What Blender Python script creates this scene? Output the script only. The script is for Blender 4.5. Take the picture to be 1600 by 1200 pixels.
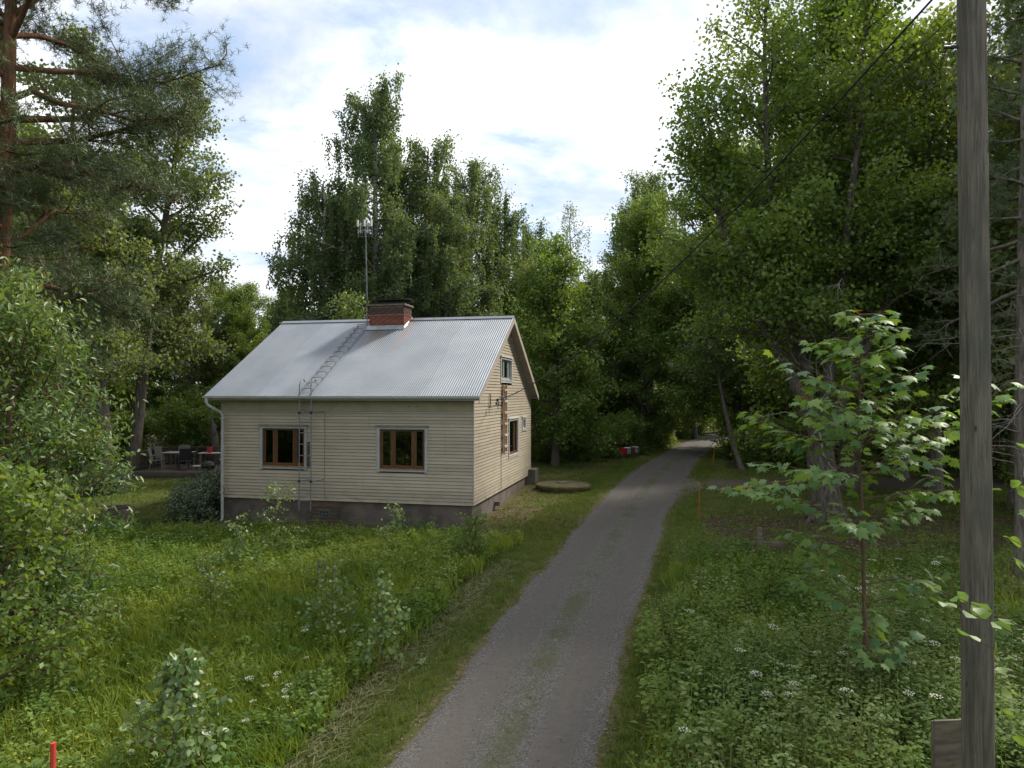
import bpy, bmesh, math, random
import numpy as np
from mathutils import Vector, Matrix, Quaternion

for o in list(bpy.data.objects):
    bpy.data.objects.remove(o)
scene = bpy.context.scene
COL = scene.collection

# ------------------------------------------------------------------ camera
cd = bpy.data.cameras.new('camera')
cam = bpy.data.objects.new('camera', cd)
COL.objects.link(cam)
cd.sensor_width = 36.0
cd.lens = 36.0 * 1121.24 / 1600.0
cd.clip_start = 0.05
cd.clip_end = 5000.0
cam.location = (0, 0, 4.0)
cam.rotation_euler = (math.radians(90) + 0.0138, 0, 0)
scene.camera = cam

# ------------------------------------------------------------------ light
SUN = Vector((math.sin(math.radians(52)) * math.cos(math.radians(43)), math.cos(math.radians(52)) * math.cos(math.radians(43)), math.sin(math.radians(43))))
SUN_EL = math.asin(SUN.z)
SUN_AZ = math.atan2(SUN.x, SUN.y)
world = bpy.data.worlds.new('World')
scene.world = world
world.use_nodes = True
wn = world.node_tree
wn.nodes.clear()


def WN(t, **k):
    n = wn.nodes.new(t)
    for a, b in k.items():
        setattr(n, a, b)
    return n


def wmath(op, a, b=None, clamp=False):
    n = WN('ShaderNodeMath', operation=op, use_clamp=clamp)
    for i, v in enumerate((a, b)):
        if v is None:
            continue
        if isinstance(v, (int, float)):
            n.inputs[i].default_value = v
        else:
            wn.links.new(v, n.inputs[i])
    return n.outputs[0]


w_out = WN('ShaderNodeOutputWorld')
w_bg = WN('ShaderNodeBackground')
w_bg.inputs['Strength'].default_value = 0.10
w_sky = WN('ShaderNodeTexSky', sky_type='NISHITA', sun_disc=False)
w_sky.sun_elevation = SUN_EL
w_sky.sun_rotation = SUN_AZ
w_sky.air_density = 1.0
w_sky.dust_density = 1.2
w_tc = WN('ShaderNodeTexCoord')
w_sep = WN('ShaderNodeSeparateXYZ')
wn.links.new(w_tc.outputs['Generated'], w_sep.inputs[0])
zc = wmath('ADD', wmath('MAXIMUM', w_sep.outputs[2], 0.0), 0.13)
cu = wmath('DIVIDE', w_sep.outputs[0], zc)
cv = wmath('DIVIDE', w_sep.outputs[1], zc)
w_cmb = WN('ShaderNodeCombineXYZ')
wn.links.new(cu, w_cmb.inputs[0])
wn.links.new(cv, w_cmb.inputs[1])
w_cmb.inputs[2].default_value = 4.3


def wnoise(scale, detail, rough, dist=0.0, vec=None, off=(0, 0, 0), stretch=(1, 1, 1)):
    mp = WN('ShaderNodeMapping')
    mp.inputs['Location'].default_value = off
    mp.inputs['Scale'].default_value = stretch
    wn.links.new(vec or w_cmb.outputs[0], mp.inputs[0])
    n = WN('ShaderNodeTexNoise')
    n.inputs['Scale'].default_value = scale
    n.inputs['Detail'].default_value = detail
    n.inputs['Roughness'].default_value = rough
    n.inputs['Distortion'].default_value = dist
    wn.links.new(mp.outputs[0], n.inputs['Vector'])
    return n.outputs['Fac']


def wramp(x, a, b):
    n = WN('ShaderNodeMapRange', interpolation_type='SMOOTHSTEP')
    n.inputs['From Min'].default_value = a
    n.inputs['From Max'].default_value = b
    wn.links.new(x, n.inputs['Value'])
    return n.outputs[0]


def wmix(f, a, b):
    n = WN('ShaderNodeMix', data_type='RGBA')
    if isinstance(f, (int, float)):
        n.inputs[0].default_value = f
    else:
        wn.links.new(f, n.inputs[0])
    for i, v in ((6, a), (7, b)):
        if isinstance(v, tuple):
            n.inputs[i].default_value = (*v, 1)
        else:
            wn.links.new(v, n.inputs[i])
    return n.outputs[2]


SKY_OFF = (0.35, -0.9, 0.0)
big = wnoise(0.55, 3.0, 0.5, 0.4, off=SKY_OFF)                       # broad sheets
mid = wnoise(1.9, 9.0, 0.62, 0.6, off=(3.1, 7.7, 0))                 # broken layer
puff = wnoise(5.5, 8.0, 0.6, 0.3, off=(1.7, 2.2, 0))                 # small flakes
cov = wmath('ADD', wmath('MULTIPLY', big, 1.25), wmath('MULTIPLY', mid, 0.75))
cov = wmath('ADD', cov, wmath('MULTIPLY', puff, 0.30))
cover = wramp(cov, 0.86, 1.22)
dirn = wnoise(5.0, 7.0, 0.55, 0.2, vec=w_tc.outputs['Generated'], off=(0.3, 0.1, 0.6), stretch=(1, 1, 1.9))
low = wmath('MULTIPLY', wramp(dirn, 0.47, 0.58), wmath('SUBTRACT', 1.0, wramp(w_sep.outputs[2], 0.12, 0.24)))
cover = wmath('MAXIMUM', cover, low)
shade = wnoise(1.6, 6.0, 0.55, 0.3, off=(9.0, 4.0, 0))
ccol = wmix(wramp(shade, 0.38, 0.62), (4.3, 4.5, 4.85), (6.8, 6.9, 7.0))
skyc = wmix(0.75, w_sky.outputs[0], (2.4, 3.1, 4.2))
wn.links.new(wmix(wmath('MULTIPLY', cover, 0.97), skyc, ccol), w_bg.inputs['Color'])
wn.links.new(w_bg.outputs[0], w_out.inputs[0])

sd = bpy.data.lights.new('sun', 'SUN')
sd.energy = 2.6
sd.angle = math.radians(7.0)
sd.color = (1.0, 0.93, 0.82)
sun = bpy.data.objects.new('sun', sd)
COL.objects.link(sun)
sun.rotation_euler = SUN.to_track_quat('Z', 'Y').to_euler()
sun.location = (30, 20, 40)

scene.view_settings.view_transform = 'Standard'
scene.view_settings.look = 'None'
scene.view_settings.exposure = 1.2
scene.view_settings.gamma = 1.0
scene.view_settings.use_curve_mapping = False
cy = scene.cycles
cy.max_bounces = 8
cy.diffuse_bounces = 5
cy.glossy_bounces = 3
cy.transmission_bounces = 4
cy.transparent_max_bounces = 8
cy.use_denoising = True
cy.caustics_reflective = False
cy.caustics_refractive = False

# ------------------------------------------------------------------ helpers
F_PX = 1121.24


def dpx(px, depth):
    """World x of something DEPTH metres ahead that stands at column PX."""
    return (px - 800.0) / F_PX * depth


GY = [-400, -20, 0, 6, 10, 15, 20, 25, 30, 36, 45, 60, 90, 400, 3000]
GZ = [-1, -.8, -.75, -.62, -.45, -.22, -.03, .2, .38, .42, .35, .25, .2, 0, 0]


def G(x, y):
    """Ground height."""
    x = np.asarray(x, float)
    y = np.asarray(y, float)
    z = np.interp(y, GY, GZ) - 0.025 * np.clip(-x - 1, 0, 9) * np.clip(1 - abs(y - 18) / 14, 0, 1)
    return z


def GF(x, y):
    return float(G(x, y))


def thing(name, label, cat, loc=(0, 0, 0), rz=0.0, group=None):
    o = bpy.data.objects.new(name, None)
    COL.objects.link(o)
    o.location = loc
    o.rotation_euler = (0, 0, rz)
    o.empty_display_size = 0.2
    return tag(o, label, cat, group)


def tag(o, label, cat, group=None, kind=None):
    o['label'] = label
    o['category'] = cat
    if group:
        o['group'] = group
    if kind:
        o['kind'] = kind
    return o


def link(name, me, parent=None, mat=None):
    o = bpy.data.objects.new(name, me)
    COL.objects.link(o)
    if parent is not None:
        o.parent = parent
    if mat is not None and not me.materials:
        me.materials.append(mat)
    return o


def copy_tree(root, loc, rz=0.0, scale=1.0, label=None, group=None):
    def cp(o, parent):
        c = o.copy()
        COL.objects.link(c)
        c.parent = parent
        for ch in list(o.children):
            cp(ch, c)
        return c
    r = cp(root, None)
    r.location = loc
    r.rotation_euler = (0, 0, rz)
    r.scale = (scale,) * 3 if isinstance(scale, (int, float)) else scale
    if label:
        r['label'] = label
    if group:
        r['group'] = group
    elif 'group' in r:
        del r['group']
    return r


def mesh_np(name, V, faces, tint=None, smooth=False, attrs=None):
    """faces: list of (M,k) int arrays."""
    me = bpy.data.meshes.new(name)
    V = np.asarray(V, np.float32)
    me.vertices.add(len(V))
    me.vertices.foreach_set('co', V.ravel())
    faces = [np.asarray(f, np.int32) for f in faces if len(f)]
    nl = sum(f.size for f in faces)
    npoly = sum(len(f) for f in faces)
    me.loops.add(nl)
    me.polygons.add(npoly)
    me.loops.foreach_set('vertex_index', np.concatenate([f.ravel() for f in faces]))
    tot = np.concatenate([np.full(len(f), f.shape[1], np.int32) for f in faces])
    start = np.concatenate([[0], np.cumsum(tot)[:-1]]).astype(np.int32)
    me.polygons.foreach_set('loop_start', start)
    if smooth:
        me.polygons.foreach_set('use_smooth', np.ones(npoly, bool))
    at = dict(attrs or {})
    if tint is not None:
        at['tint'] = tint
    for k, v in at.items():
        a = me.attributes.new(k, 'FLOAT', 'POINT')
        a.data.foreach_set('value', np.asarray(v, np.float32))
    me.update(calc_edges=True)
    return me


class Bm:
    """Collects boxes, prisms and tubes into one mesh."""

    def __init__(self):
        self.v = []
        self.f = []

    def poly(self, vs, fs):
        b = len(self.v)
        self.v += [tuple(map(float, p)) for p in vs]
        self.f += [tuple(i + b for i in f) for f in fs]
        return self

    def box(self, x0, x1, y0, y1, z0, z1, M=None):
        vs = [(x0, y0, z0), (x1, y0, z0), (x1, y1, z0), (x0, y1, z0), (x0, y0, z1), (x1, y0, z1), (x1, y1, z1), (x0, y1, z1)]
        if M is not None:
            vs = [M @ Vector(p) for p in vs]
        return self.poly(vs, [(0, 3, 2, 1), (4, 5, 6, 7), (0, 1, 5, 4), (1, 2, 6, 5), (2, 3, 7, 6), (3, 0, 4, 7)])

    def tube(self, pts, r, sides=8, caps=True):
        pts = [Vector(p) for p in pts]
        rr = r if isinstance(r, (list, tuple)) else [r] * len(pts)
        b = len(self.v)
        up = None
        for i, p in enumerate(pts):
            d = (pts[min(i + 1, len(pts) - 1)] - pts[max(i - 1, 0)]).normalized()
            if up is None:
                up = d.orthogonal().normalized()
            up = (up - d * up.dot(d)).normalized()
            s = d.cross(up)
            for k in range(sides):
                a = 2 * math.pi * k / sides
                self.v.append(tuple(p + (up * math.cos(a) + s * math.sin(a)) * rr[i]))
        for i in range(len(pts) - 1):
            for k in range(sides):
                k2 = (k + 1) % sides
                self.f.append((b + i * sides + k, b + i * sides + k2, b + (i + 1) * sides + k2, b + (i + 1) * sides + k))
        if caps:
            self.f.append(tuple(b + k for k in reversed(range(sides))))
            self.f.append(tuple(b + (len(pts) - 1) * sides + k for k in range(sides)))
        return self

    def lathe(self, prof, sides=24, c=(0, 0, 0)):
        b = len(self.v)
        for r, z in prof:
            for k in range(sides):
                a = 2 * math.pi * k / sides
                self.v.append((c[0] + r * math.cos(a), c[1] + r * math.sin(a), c[2] + z))
        for i in range(len(prof) - 1):
            for k in range(sides):
                k2 = (k + 1) % sides
                self.f.append((b + i * sides + k, b + i * sides + k2, b + (i + 1) * sides + k2, b + (i + 1) * sides + k))
        return self

    def build(self, name, mat, parent=None, bevel=0.0, smooth=False):
        me = bpy.data.meshes.new(name)
        me.from_pydata(self.v, [], self.f)
        if bevel:
            bm = bmesh.new()
            bm.from_mesh(me)
            bmesh.ops.bevel(bm, geom=bm.edges[:], offset=bevel, segments=1, affect='EDGES')
            bm.to_mesh(me)
            bm.free()
        if smooth:
            me.polygons.foreach_set('use_smooth', [True] * len(me.polygons))
        me.update()
        return link(name, me, parent, mat)


def bx(name, mat, parent, x0, x1, y0, y1, z0, z1, bevel=0.0):
    return Bm().box(x0, x1, y0, y1, z0, z1).build(name, mat, parent, bevel)


# ------------------------------------------------------------------ materials
def nodes_of(name):
    m = bpy.data.materials.new(name)
    m.use_nodes = True
    nt = m.node_tree
    return m, nt, nt.nodes['Principled BSDF']


def add(nt, t, **k):
    n = nt.nodes.new(t)
    for a, b in k.items():
        setattr(n, a, b)
    return n


def coords(nt, stretch=(1, 1, 1), kind='Object'):
    tc = add(nt, 'ShaderNodeTexCoord')
    mp = add(nt, 'ShaderNodeMapping')
    mp.inputs['Scale'].default_value = stretch
    nt.links.new(tc.outputs[kind], mp.inputs[0])
    return mp.outputs[0]


def noise(nt, vec, scale, detail=4, rough=0.55, dist=0.0):
    n = add(nt, 'ShaderNodeTexNoise')
    n.inputs['Scale'].default_value = scale
    n.inputs['Detail'].default_value = detail
    n.inputs['Roughness'].default_value = rough
    n.inputs['Distortion'].default_value = dist
    if vec is not None:
        nt.links.new(vec, n.inputs['Vector'])
    return n.outputs['Fac']


def ramp(nt, x, a, b, lo=0.0, hi=1.0):
    n = add(nt, 'ShaderNodeMapRange', interpolation_type='SMOOTHSTEP')
    n.inputs['From Min'].default_value = a
    n.inputs['From Max'].default_value = b
    n.inputs['To Min'].default_value = lo
    n.inputs['To Max'].default_value = hi
    nt.links.new(x, n.inputs['Value'])
    return n.outputs[0]


def mixc(nt, f, a, b, mode='MIX'):
    n = add(nt, 'ShaderNodeMix', data_type='RGBA', blend_type=mode)
    if isinstance(f, (int, float)):
        n.inputs[0].default_value = f
    else:
        nt.links.new(f, n.inputs[0])
    for i, v in ((6, a), (7, b)):
        if isinstance(v, tuple):
            n.inputs[i].default_value = (*v, 1)
        else:
            nt.links.new(v, n.inputs[i])
    return n.outputs[2]


def nmath(nt, op, a, b=None, clamp=False):
    n = add(nt, 'ShaderNodeMath', operation=op, use_clamp=clamp)
    for i, v in enumerate((a, b)):
        if v is None:
            continue
        if isinstance(v, (int, float)):
            n.inputs[i].default_value = v
        else:
            nt.links.new(v, n.inputs[i])
    return n.outputs[0]


def attr(nt, name):
    return add(nt, 'ShaderNodeAttribute', attribute_name=name).outputs['Fac']


def bumpn(nt, p, h, strength, dist=0.01):
    b = add(nt, 'ShaderNodeBump')
    b.inputs['Strength'].default_value = strength
    b.inputs['Distance'].default_value = dist
    nt.links.new(h, b.inputs['Height'])
    nt.links.new(b.outputs[0], p.inputs['Normal'])


def mat(name, c, c2=None, scale=6, rough=0.7, bump=0.0, bscale=None, metal=0.0, spec=0.3, stretch=(1, 1, 1), lo=0.35, hi=0.65):
    m, nt, p = nodes_of(name)
    p.inputs['Roughness'].default_value = rough
    p.inputs['Metallic'].default_value = metal
    p.inputs['Specular IOR Level'].default_value = spec
    if c2 is None:
        c2 = tuple(v * 0.82 for v in c)
    vec = coords(nt, stretch)
    f = ramp(nt, noise(nt, vec, scale, 6, 0.6), lo, hi)
    oi = add(nt, 'ShaderNodeObjectInfo')
    col = mixc(nt, f, c, c2)
    hs = add(nt, 'ShaderNodeHueSaturation')
    nt.links.new(col, hs.inputs['Color'])
    nt.links.new(nmath(nt, 'ADD', nmath(nt, 'MULTIPLY', oi.outputs['Random'], 0.14), 0.93), hs.inputs['Value'])
    nt.links.new(hs.outputs[0], p.inputs['Base Color'])
    if bump:
        bumpn(nt, p, noise(nt, vec, bscale or scale * 4, 5, 0.65), bump)
    return m


def leafmat(name, dark, light, trans=0.40, rough=0.5, spec=0.35, tcol=None):
    m, nt, p = nodes_of(name)
    t = attr(nt, 'tint')
    col = mixc(nt, t, dark, light)
    nt.links.new(col, p.inputs['Base Color'])
    p.inputs['Roughness'].default_value = rough
    p.inputs['Specular IOR Level'].default_value = spec
    tr = add(nt, 'ShaderNodeBsdfTranslucent')
    tint = mixc(nt, 1.0, col, tcol or (1.5, 1.35, 0.5), 'MULTIPLY')
    nt.links.new(tint, tr.inputs['Color'])
    mx = add(nt, 'ShaderNodeMixShader')
    mx.inputs[0].default_value = trans
    nt.links.new(p.outputs[0], mx.inputs[1])
    nt.links.new(tr.outputs[0], mx.inputs[2])
    nt.links.new(mx.outputs[0], nt.nodes['Material Output'].inputs['Surface'])
    return m


def barkmat(name, c, c2, low=None, low_z=None, vscale=(9, 9, 1.6), bump=0.9, spots=None):
    m, nt, p = nodes_of(name)
    vec = coords(nt, vscale)
    f = noise(nt, vec, 1.6, 7, 0.65, 0.6)
    col = mixc(nt, ramp(nt, f, 0.36, 0.64), c, c2)
    if low is not None:
        tc = add(nt, 'ShaderNodeTexCoord')
        s = add(nt, 'ShaderNodeSeparateXYZ')
        nt.links.new(tc.outputs['Object'], s.inputs[0])
        z = nmath(nt, 'ADD', s.outputs[2], nmath(nt, 'MULTIPLY', f, 2.0))
        col = mixc(nt, ramp(nt, z, low_z[0], low_z[1]), mixc(nt, ramp(nt, f, 0.36, 0.64), low, tuple(v * .5 for v in low)), col)
    if spots is not None:
        v2 = coords(nt, (2.2, 2.2, 6))
        col = mixc(nt, ramp(nt, noise(nt, v2, 1.4, 4, 0.6), 0.52, 0.6), col, spots)
    nt.links.new(col, p.inputs['Base Color'])
    p.inputs['Roughness'].default_value = 0.92
    p.inputs['Specular IOR Level'].default_value = 0.1
    bumpn(nt, p, f, bump, 0.03)
    return m


M = {}


def siding_mat():
    m, nt, q = nodes_of('cream_siding')
    vec = coords(nt, (1, 1, 3))
    oi = add(nt, 'ShaderNodeObjectInfo')
    c = mixc(nt, ramp(nt, noise(nt, vec, 1.4, 6, .6), .35, .65), (0.385, 0.336, 0.256), (0.345, 0.30, 0.228))
    st = ramp(nt, noise(nt, coords(nt, (5, 5, .5)), 1.3, 6, .7), .55, .75, 0, .35)
    c = mixc(nt, st, c, (0.22, 0.195, 0.148))
    s = add(nt, 'ShaderNodeSeparateXYZ')
    nt.links.new(add(nt, 'ShaderNodeTexCoord').outputs['Object'], s.inputs[0])
    sp = nmath(nt, 'MULTIPLY', ramp(nt, s.outputs[2], .7, 1.25, 1, 0), ramp(nt, noise(nt, vec, 2.6, 6, .65), .4, .7, 0, .6))
    c = mixc(nt, sp, c, (0.20, 0.165, 0.115))
    hs = add(nt, 'ShaderNodeHueSaturation')
    nt.links.new(c, hs.inputs['Color'])
    nt.links.new(nmath(nt, 'ADD', nmath(nt, 'MULTIPLY', oi.outputs['Random'], .16), .92), hs.inputs['Value'])
    nt.links.new(hs.outputs[0], q.inputs['Base Color'])
    q.inputs['Roughness'].default_value = .6
    q.inputs['Specular IOR Level'].default_value = .3
    return m


M['siding'] = siding_mat()
M['frieze'] = mat('olive_frieze', (0.32, 0.285, 0.19), (0.265, 0.235, 0.155), scale=2.5, rough=0.8)
M['trimwhite'] = mat('grey_white_trim', (0.34, 0.36, 0.345), (0.28, 0.30, 0.285), scale=3, rough=0.6)
M['trimsunlit'] = mat('sunlit_gable_trim', (0.50, 0.50, 0.475), (0.43, 0.43, 0.41), scale=3, rough=0.6)  # copy of the grey-white trim, lightened to paint in sunlight on the gable
M['barge'] = mat('barge_paint', (0.40, 0.35, 0.295), (0.34, 0.295, 0.245), scale=3, rough=0.65)
M['cap'] = mat('drip_cap_board', (0.22, 0.21, 0.175), (0.14, 0.135, 0.11), scale=7, rough=0.85)
M['brownwood'] = mat('brown_window_wood', (0.115, 0.05, 0.022), (0.075, 0.033, 0.016), scale=3, rough=0.45, stretch=(6, 6, 1), spec=0.45)
M['sash'] = mat('golden_brown_sash', (0.15, 0.078, 0.031), (0.11, 0.057, 0.023), scale=4, rough=0.5)
M['sillwood'] = mat('orange_sill_wood', (0.32, 0.16, 0.045), (0.24, 0.11, 0.035), scale=4, rough=0.5)
M['concrete'] = mat('foundation_concrete', (0.130, 0.108, 0.09), (0.08, 0.067, 0.057), scale=1.8, rough=0.92, bump=0.35, bscale=25)
M['steel'] = mat('galvanised_steel', (0.20, 0.22, 0.24), (0.15, 0.165, 0.18), scale=9, rough=0.6, metal=0.3)
M['gutter'] = mat('gutter_paint', (0.42, 0.42, 0.40), (0.34, 0.34, 0.325), scale=4, rough=0.5)
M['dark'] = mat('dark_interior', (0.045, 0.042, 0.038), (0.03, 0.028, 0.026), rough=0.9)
M['blackmetal'] = mat('black_metal', (0.025, 0.025, 0.027), (0.04, 0.038, 0.036), rough=0.5, metal=0.3)
M['grille'] = mat('dull_grille', (0.095, 0.10, 0.108), (0.07, 0.074, 0.08), scale=6, rough=0.7)
M['mortar'] = mat('chimney_mortar', (0.20, 0.16, 0.13), (0.12, 0.1, 0.09), scale=12, rough=0.95)
M['flash'] = mat('lead_flashing', (0.30, 0.33, 0.36), (0.22, 0.24, 0.26), scale=5, rough=0.5, metal=0.4)
M['slab'] = mat('chimney_slab', (0.20, 0.175, 0.13), (0.10, 0.09, 0.07), scale=9, rough=0.9, bump=0.3)
M['hatch'] = mat('hatch_wood', (0.115, 0.082, 0.06), (0.06, 0.046, 0.036), scale=5, rough=0.9, stretch=(1, 1, 8))
M['hatchtop'] = mat('hatch_rust', (0.17, 0.075, 0.045), (0.10, 0.055, 0.04), scale=5, rough=0.9)
M['curtain'] = mat('pale_curtain', (0.55, 0.58, 0.56), (0.42, 0.46, 0.45), scale=2, stretch=(9, 9, 0.4), rough=0.9)
M['rust'] = mat('rusty_rung', (0.24, 0.12, 0.06), (0.30, 0.29, 0.28), scale=8, rough=0.8)
M['deckwood'] = mat('weathered_deck', (0.135, 0.112, 0.09), (0.085, 0.07, 0.056), scale=2, rough=0.85, stretch=(1, 8, 8))
M['oldwood'] = mat('old_grey_boards', (0.17, 0.14, 0.105), (0.09, 0.075, 0.057), scale=3, rough=0.9, stretch=(1, 6, 6), bump=0.3)
M['chairgrey'] = mat('grey_sling', (0.20, 0.185, 0.175), (0.16, 0.15, 0.14), rough=0.8)
M['chairblack'] = mat('black_sling', (0.022, 0.023, 0.026), (0.03, 0.03, 0.034), rough=0.7)
M['chairleg'] = mat('chair_legs', (0.34, 0.32, 0.30), (0.28, 0.26, 0.24), rough=0.4, metal=0.4)
M['tabletop'] = mat('pale_tabletop', (0.42, 0.40, 0.36), (0.34, 0.32, 0.29), scale=5, rough=0.5)
M['red'] = mat('red_enamel', (0.42, 0.02, 0.025), (0.35, 0.02, 0.022), scale=4, rough=0.45)
M['pink'] = mat('pinkish_red_plastic', (0.50, 0.03, 0.075), (0.42, 0.025, 0.06), scale=4, rough=0.5)
M['boxgrey'] = mat('grey_box_paint', (0.30, 0.33, 0.37), (0.22, 0.25, 0.29), scale=4, rough=0.5)
M['boxbrown'] = mat('brown_red_box_paint', (0.22, 0.05, 0.035), (0.16, 0.04, 0.03), scale=4, rough=0.5)
M['boxwhite'] = mat('pale_box_lid', (0.55, 0.57, 0.60), (0.45, 0.47, 0.5), scale=4, rough=0.5)
M['orange'] = mat('orange_plastic', (0.42, 0.105, 0.03), (0.34, 0.085, 0.03), scale=9, rough=0.55)
M['redstick'] = mat('red_plastic_stick', (0.50, 0.055, 0.035), (0.42, 0.05, 0.03), scale=9, rough=0.5)
M['stake'] = mat('grey_stake', (0.15, 0.145, 0.15), (0.10, 0.097, 0.10), scale=9, rough=0.8)
M['ochre'] = mat('red_ochre_boards', (0.30, 0.085, 0.04), (0.22, 0.06, 0.032), scale=3, rough=0.9, stretch=(6, 6, 1))
M['cable'] = mat('black_cable', (0.02, 0.02, 0.021), (0.03, 0.03, 0.03), rough=0.6)
M['ceramic'] = mat('white_insulator', (0.6, 0.58, 0.53), (0.5, 0.48, 0.44), rough=0.4)
M['ladderwood'] = mat('brown_ladder_wood', (0.30, 0.17, 0.085), (0.19, 0.115, 0.07), scale=5, rough=0.85, stretch=(4, 4, 1))
M['rungpale'] = mat('pale_ladder_rung', (0.48, 0.42, 0.34), (0.38, 0.32, 0.25), scale=5, rough=0.8)


def glass_mat():
    m, nt, p = nodes_of('window_glass')
    nt.nodes.remove(p)
    fr = add(nt, 'ShaderNodeFresnel')
    fr.inputs['IOR'].default_value = 1.7
    gl = add(nt, 'ShaderNodeBsdfGlossy')
    gl.inputs['Roughness'].default_value = 0.03
    tr = add(nt, 'ShaderNodeBsdfTransparent')
    tr.inputs['Color'].default_value = (0.62, 0.66, 0.64, 1)
    vec = coords(nt)
    b = add(nt, 'ShaderNodeBump')
    b.inputs['Strength'].default_value = 0.03
    b.inputs['Distance'].default_value = 0.05
    nt.links.new(noise(nt, vec, 2.0, 2), b.inputs['Height'])
    nt.links.new(b.outputs[0], gl.inputs['Normal'])
    mx = add(nt, 'ShaderNodeMixShader')
    nt.links.new(fr.outputs[0], mx.inputs[0])
    nt.links.new(tr.outputs[0], mx.inputs[1])
    nt.links.new(gl.outputs[0], mx.inputs[2])
    nt.links.new(mx.outputs[0], nt.nodes['Material Output'].inputs['Surface'])
    return m


M['glass'] = glass_mat()


def brick_mat():
    m, nt, p = nodes_of('chimney_brick')
    oi = add(nt, 'ShaderNodeObjectInfo')
    vec = coords(nt, kind='Object')
    c = mixc(nt, oi.outputs['Random'], (0.24, 0.062, 0.037), (0.33, 0.115, 0.072))
    c = mixc(nt, ramp(nt, noise(nt, vec, 9, 5), 0.4, 0.7), c, (0.11, 0.055, 0.042))
    tc = add(nt, 'ShaderNodeTexCoord')
    nt.links.new(c, p.inputs['Base Color'])
    p.inputs['Roughness'].default_value = 0.95
    p.inputs['Specular IOR Level'].default_value = 0.1
    bumpn(nt, p, noise(nt, vec, 40, 4), 0.4)
    return m


M['brick'] = brick_mat()
M['sootbrick'] = mat('sooty_brick', (0.135, 0.06, 0.045), (0.06, 0.042, 0.036), scale=7, rough=0.95)


def roof_mat():
    m, nt, p = nodes_of('corrugated_steel')
    vec = coords(nt)
    base = mixc(nt, ramp(nt, noise(nt, vec, 0.9, 5), 0.35, 0.65), (0.20, 0.222, 0.252), (0.165, 0.188, 0.218))
    # darker streaked patch below the chimney; rust runs worn in, with shapes of their own
    s = add(nt, 'ShaderNodeSeparateXYZ')
    nt.links.new(add(nt, 'ShaderNodeTexCoord').outputs['Object'], s.inputs[0])
    X, Y = s.outputs[0], s.outputs[1]
    streak = noise(nt, coords(nt, (9, 0.5, 0.5)), 1.4, 4)
    nx = ramp(nt, nmath(nt, 'ABSOLUTE', nmath(nt, 'ADD', X, 4.42)), 0.15, 0.75, 1, 0)
    ny = nmath(nt, 'MULTIPLY', ramp(nt, Y, 1.9, 3.6), ramp(nt, Y, 3.9, 4.0, 1, 0))
    chim_streak = nmath(nt, 'MULTIPLY', nmath(nt, 'MULTIPLY', nx, ny), ramp(nt, streak, 0.3, 0.6, 0.35, 0.8))
    base = mixc(nt, chim_streak, base, (0.15, 0.125, 0.10))
    rx = ramp(nt, nmath(nt, 'ABSOLUTE', nmath(nt, 'ADD', X, 3.46)), 0.0, 0.09, 1, 0)
    ry = ramp(nt, Y, 0.9, 4.2)
    base = mixc(nt, nmath(nt, 'MULTIPLY', nmath(nt, 'MULTIPLY', rx, ry), 0.7), base, (0.30, 0.14, 0.06))
    gen = ramp(nt, noise(nt, coords(nt, (5, 0.35, 0.35)), 1.0, 5, 0.7), 0.62, 0.75)
    base = mixc(nt, nmath(nt, 'MULTIPLY', gen, 0.35), base, (0.30, 0.24, 0.19))
    ridge = nmath(nt, 'MULTIPLY', ramp(nt, Y, 4.05, 4.3), ramp(nt, noise(nt, vec, 5, 4), 0.55, 0.65))
    base = mixc(nt, nmath(nt, 'MULTIPLY', ridge, 0.6), base, (0.25, 0.13, 0.07))
    oi = add(nt, 'ShaderNodeObjectInfo')
    hs = add(nt, 'ShaderNodeHueSaturation')
    nt.links.new(base, hs.inputs['Color'])
    nt.links.new(nmath(nt, 'ADD', nmath(nt, 'MULTIPLY', oi.outputs['Random'], .16), .92), hs.inputs['Value'])
    nt.links.new(hs.outputs[0], p.inputs['Base Color'])
    p.inputs['Metallic'].default_value = 0.25
    p.inputs['Roughness'].default_value = 0.5
    return m


M['roof'] = roof_mat()


def moss_mat():
    m, nt, p = nodes_of('mossy_concrete')
    vec = coords(nt)
    f = noise(nt, vec, 4.0, 7, 0.65)
    c = mixc(nt, ramp(nt, f, 0.40, 0.58), (0.050, 0.050, 0.018), (0.092, 0.090, 0.020))
    c = mixc(nt, ramp(nt, noise(nt, vec, 14, 5), 0.46, 0.6), c, (0.060, 0.040, 0.022))
    nt.links.new(c, p.inputs['Base Color'])
    p.inputs['Roughness'].default_value = 1.0
    bumpn(nt, p, noise(nt, vec, 22, 6, .7), 1.0, 0.03)
    return m


M['moss'] = moss_mat()


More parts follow.
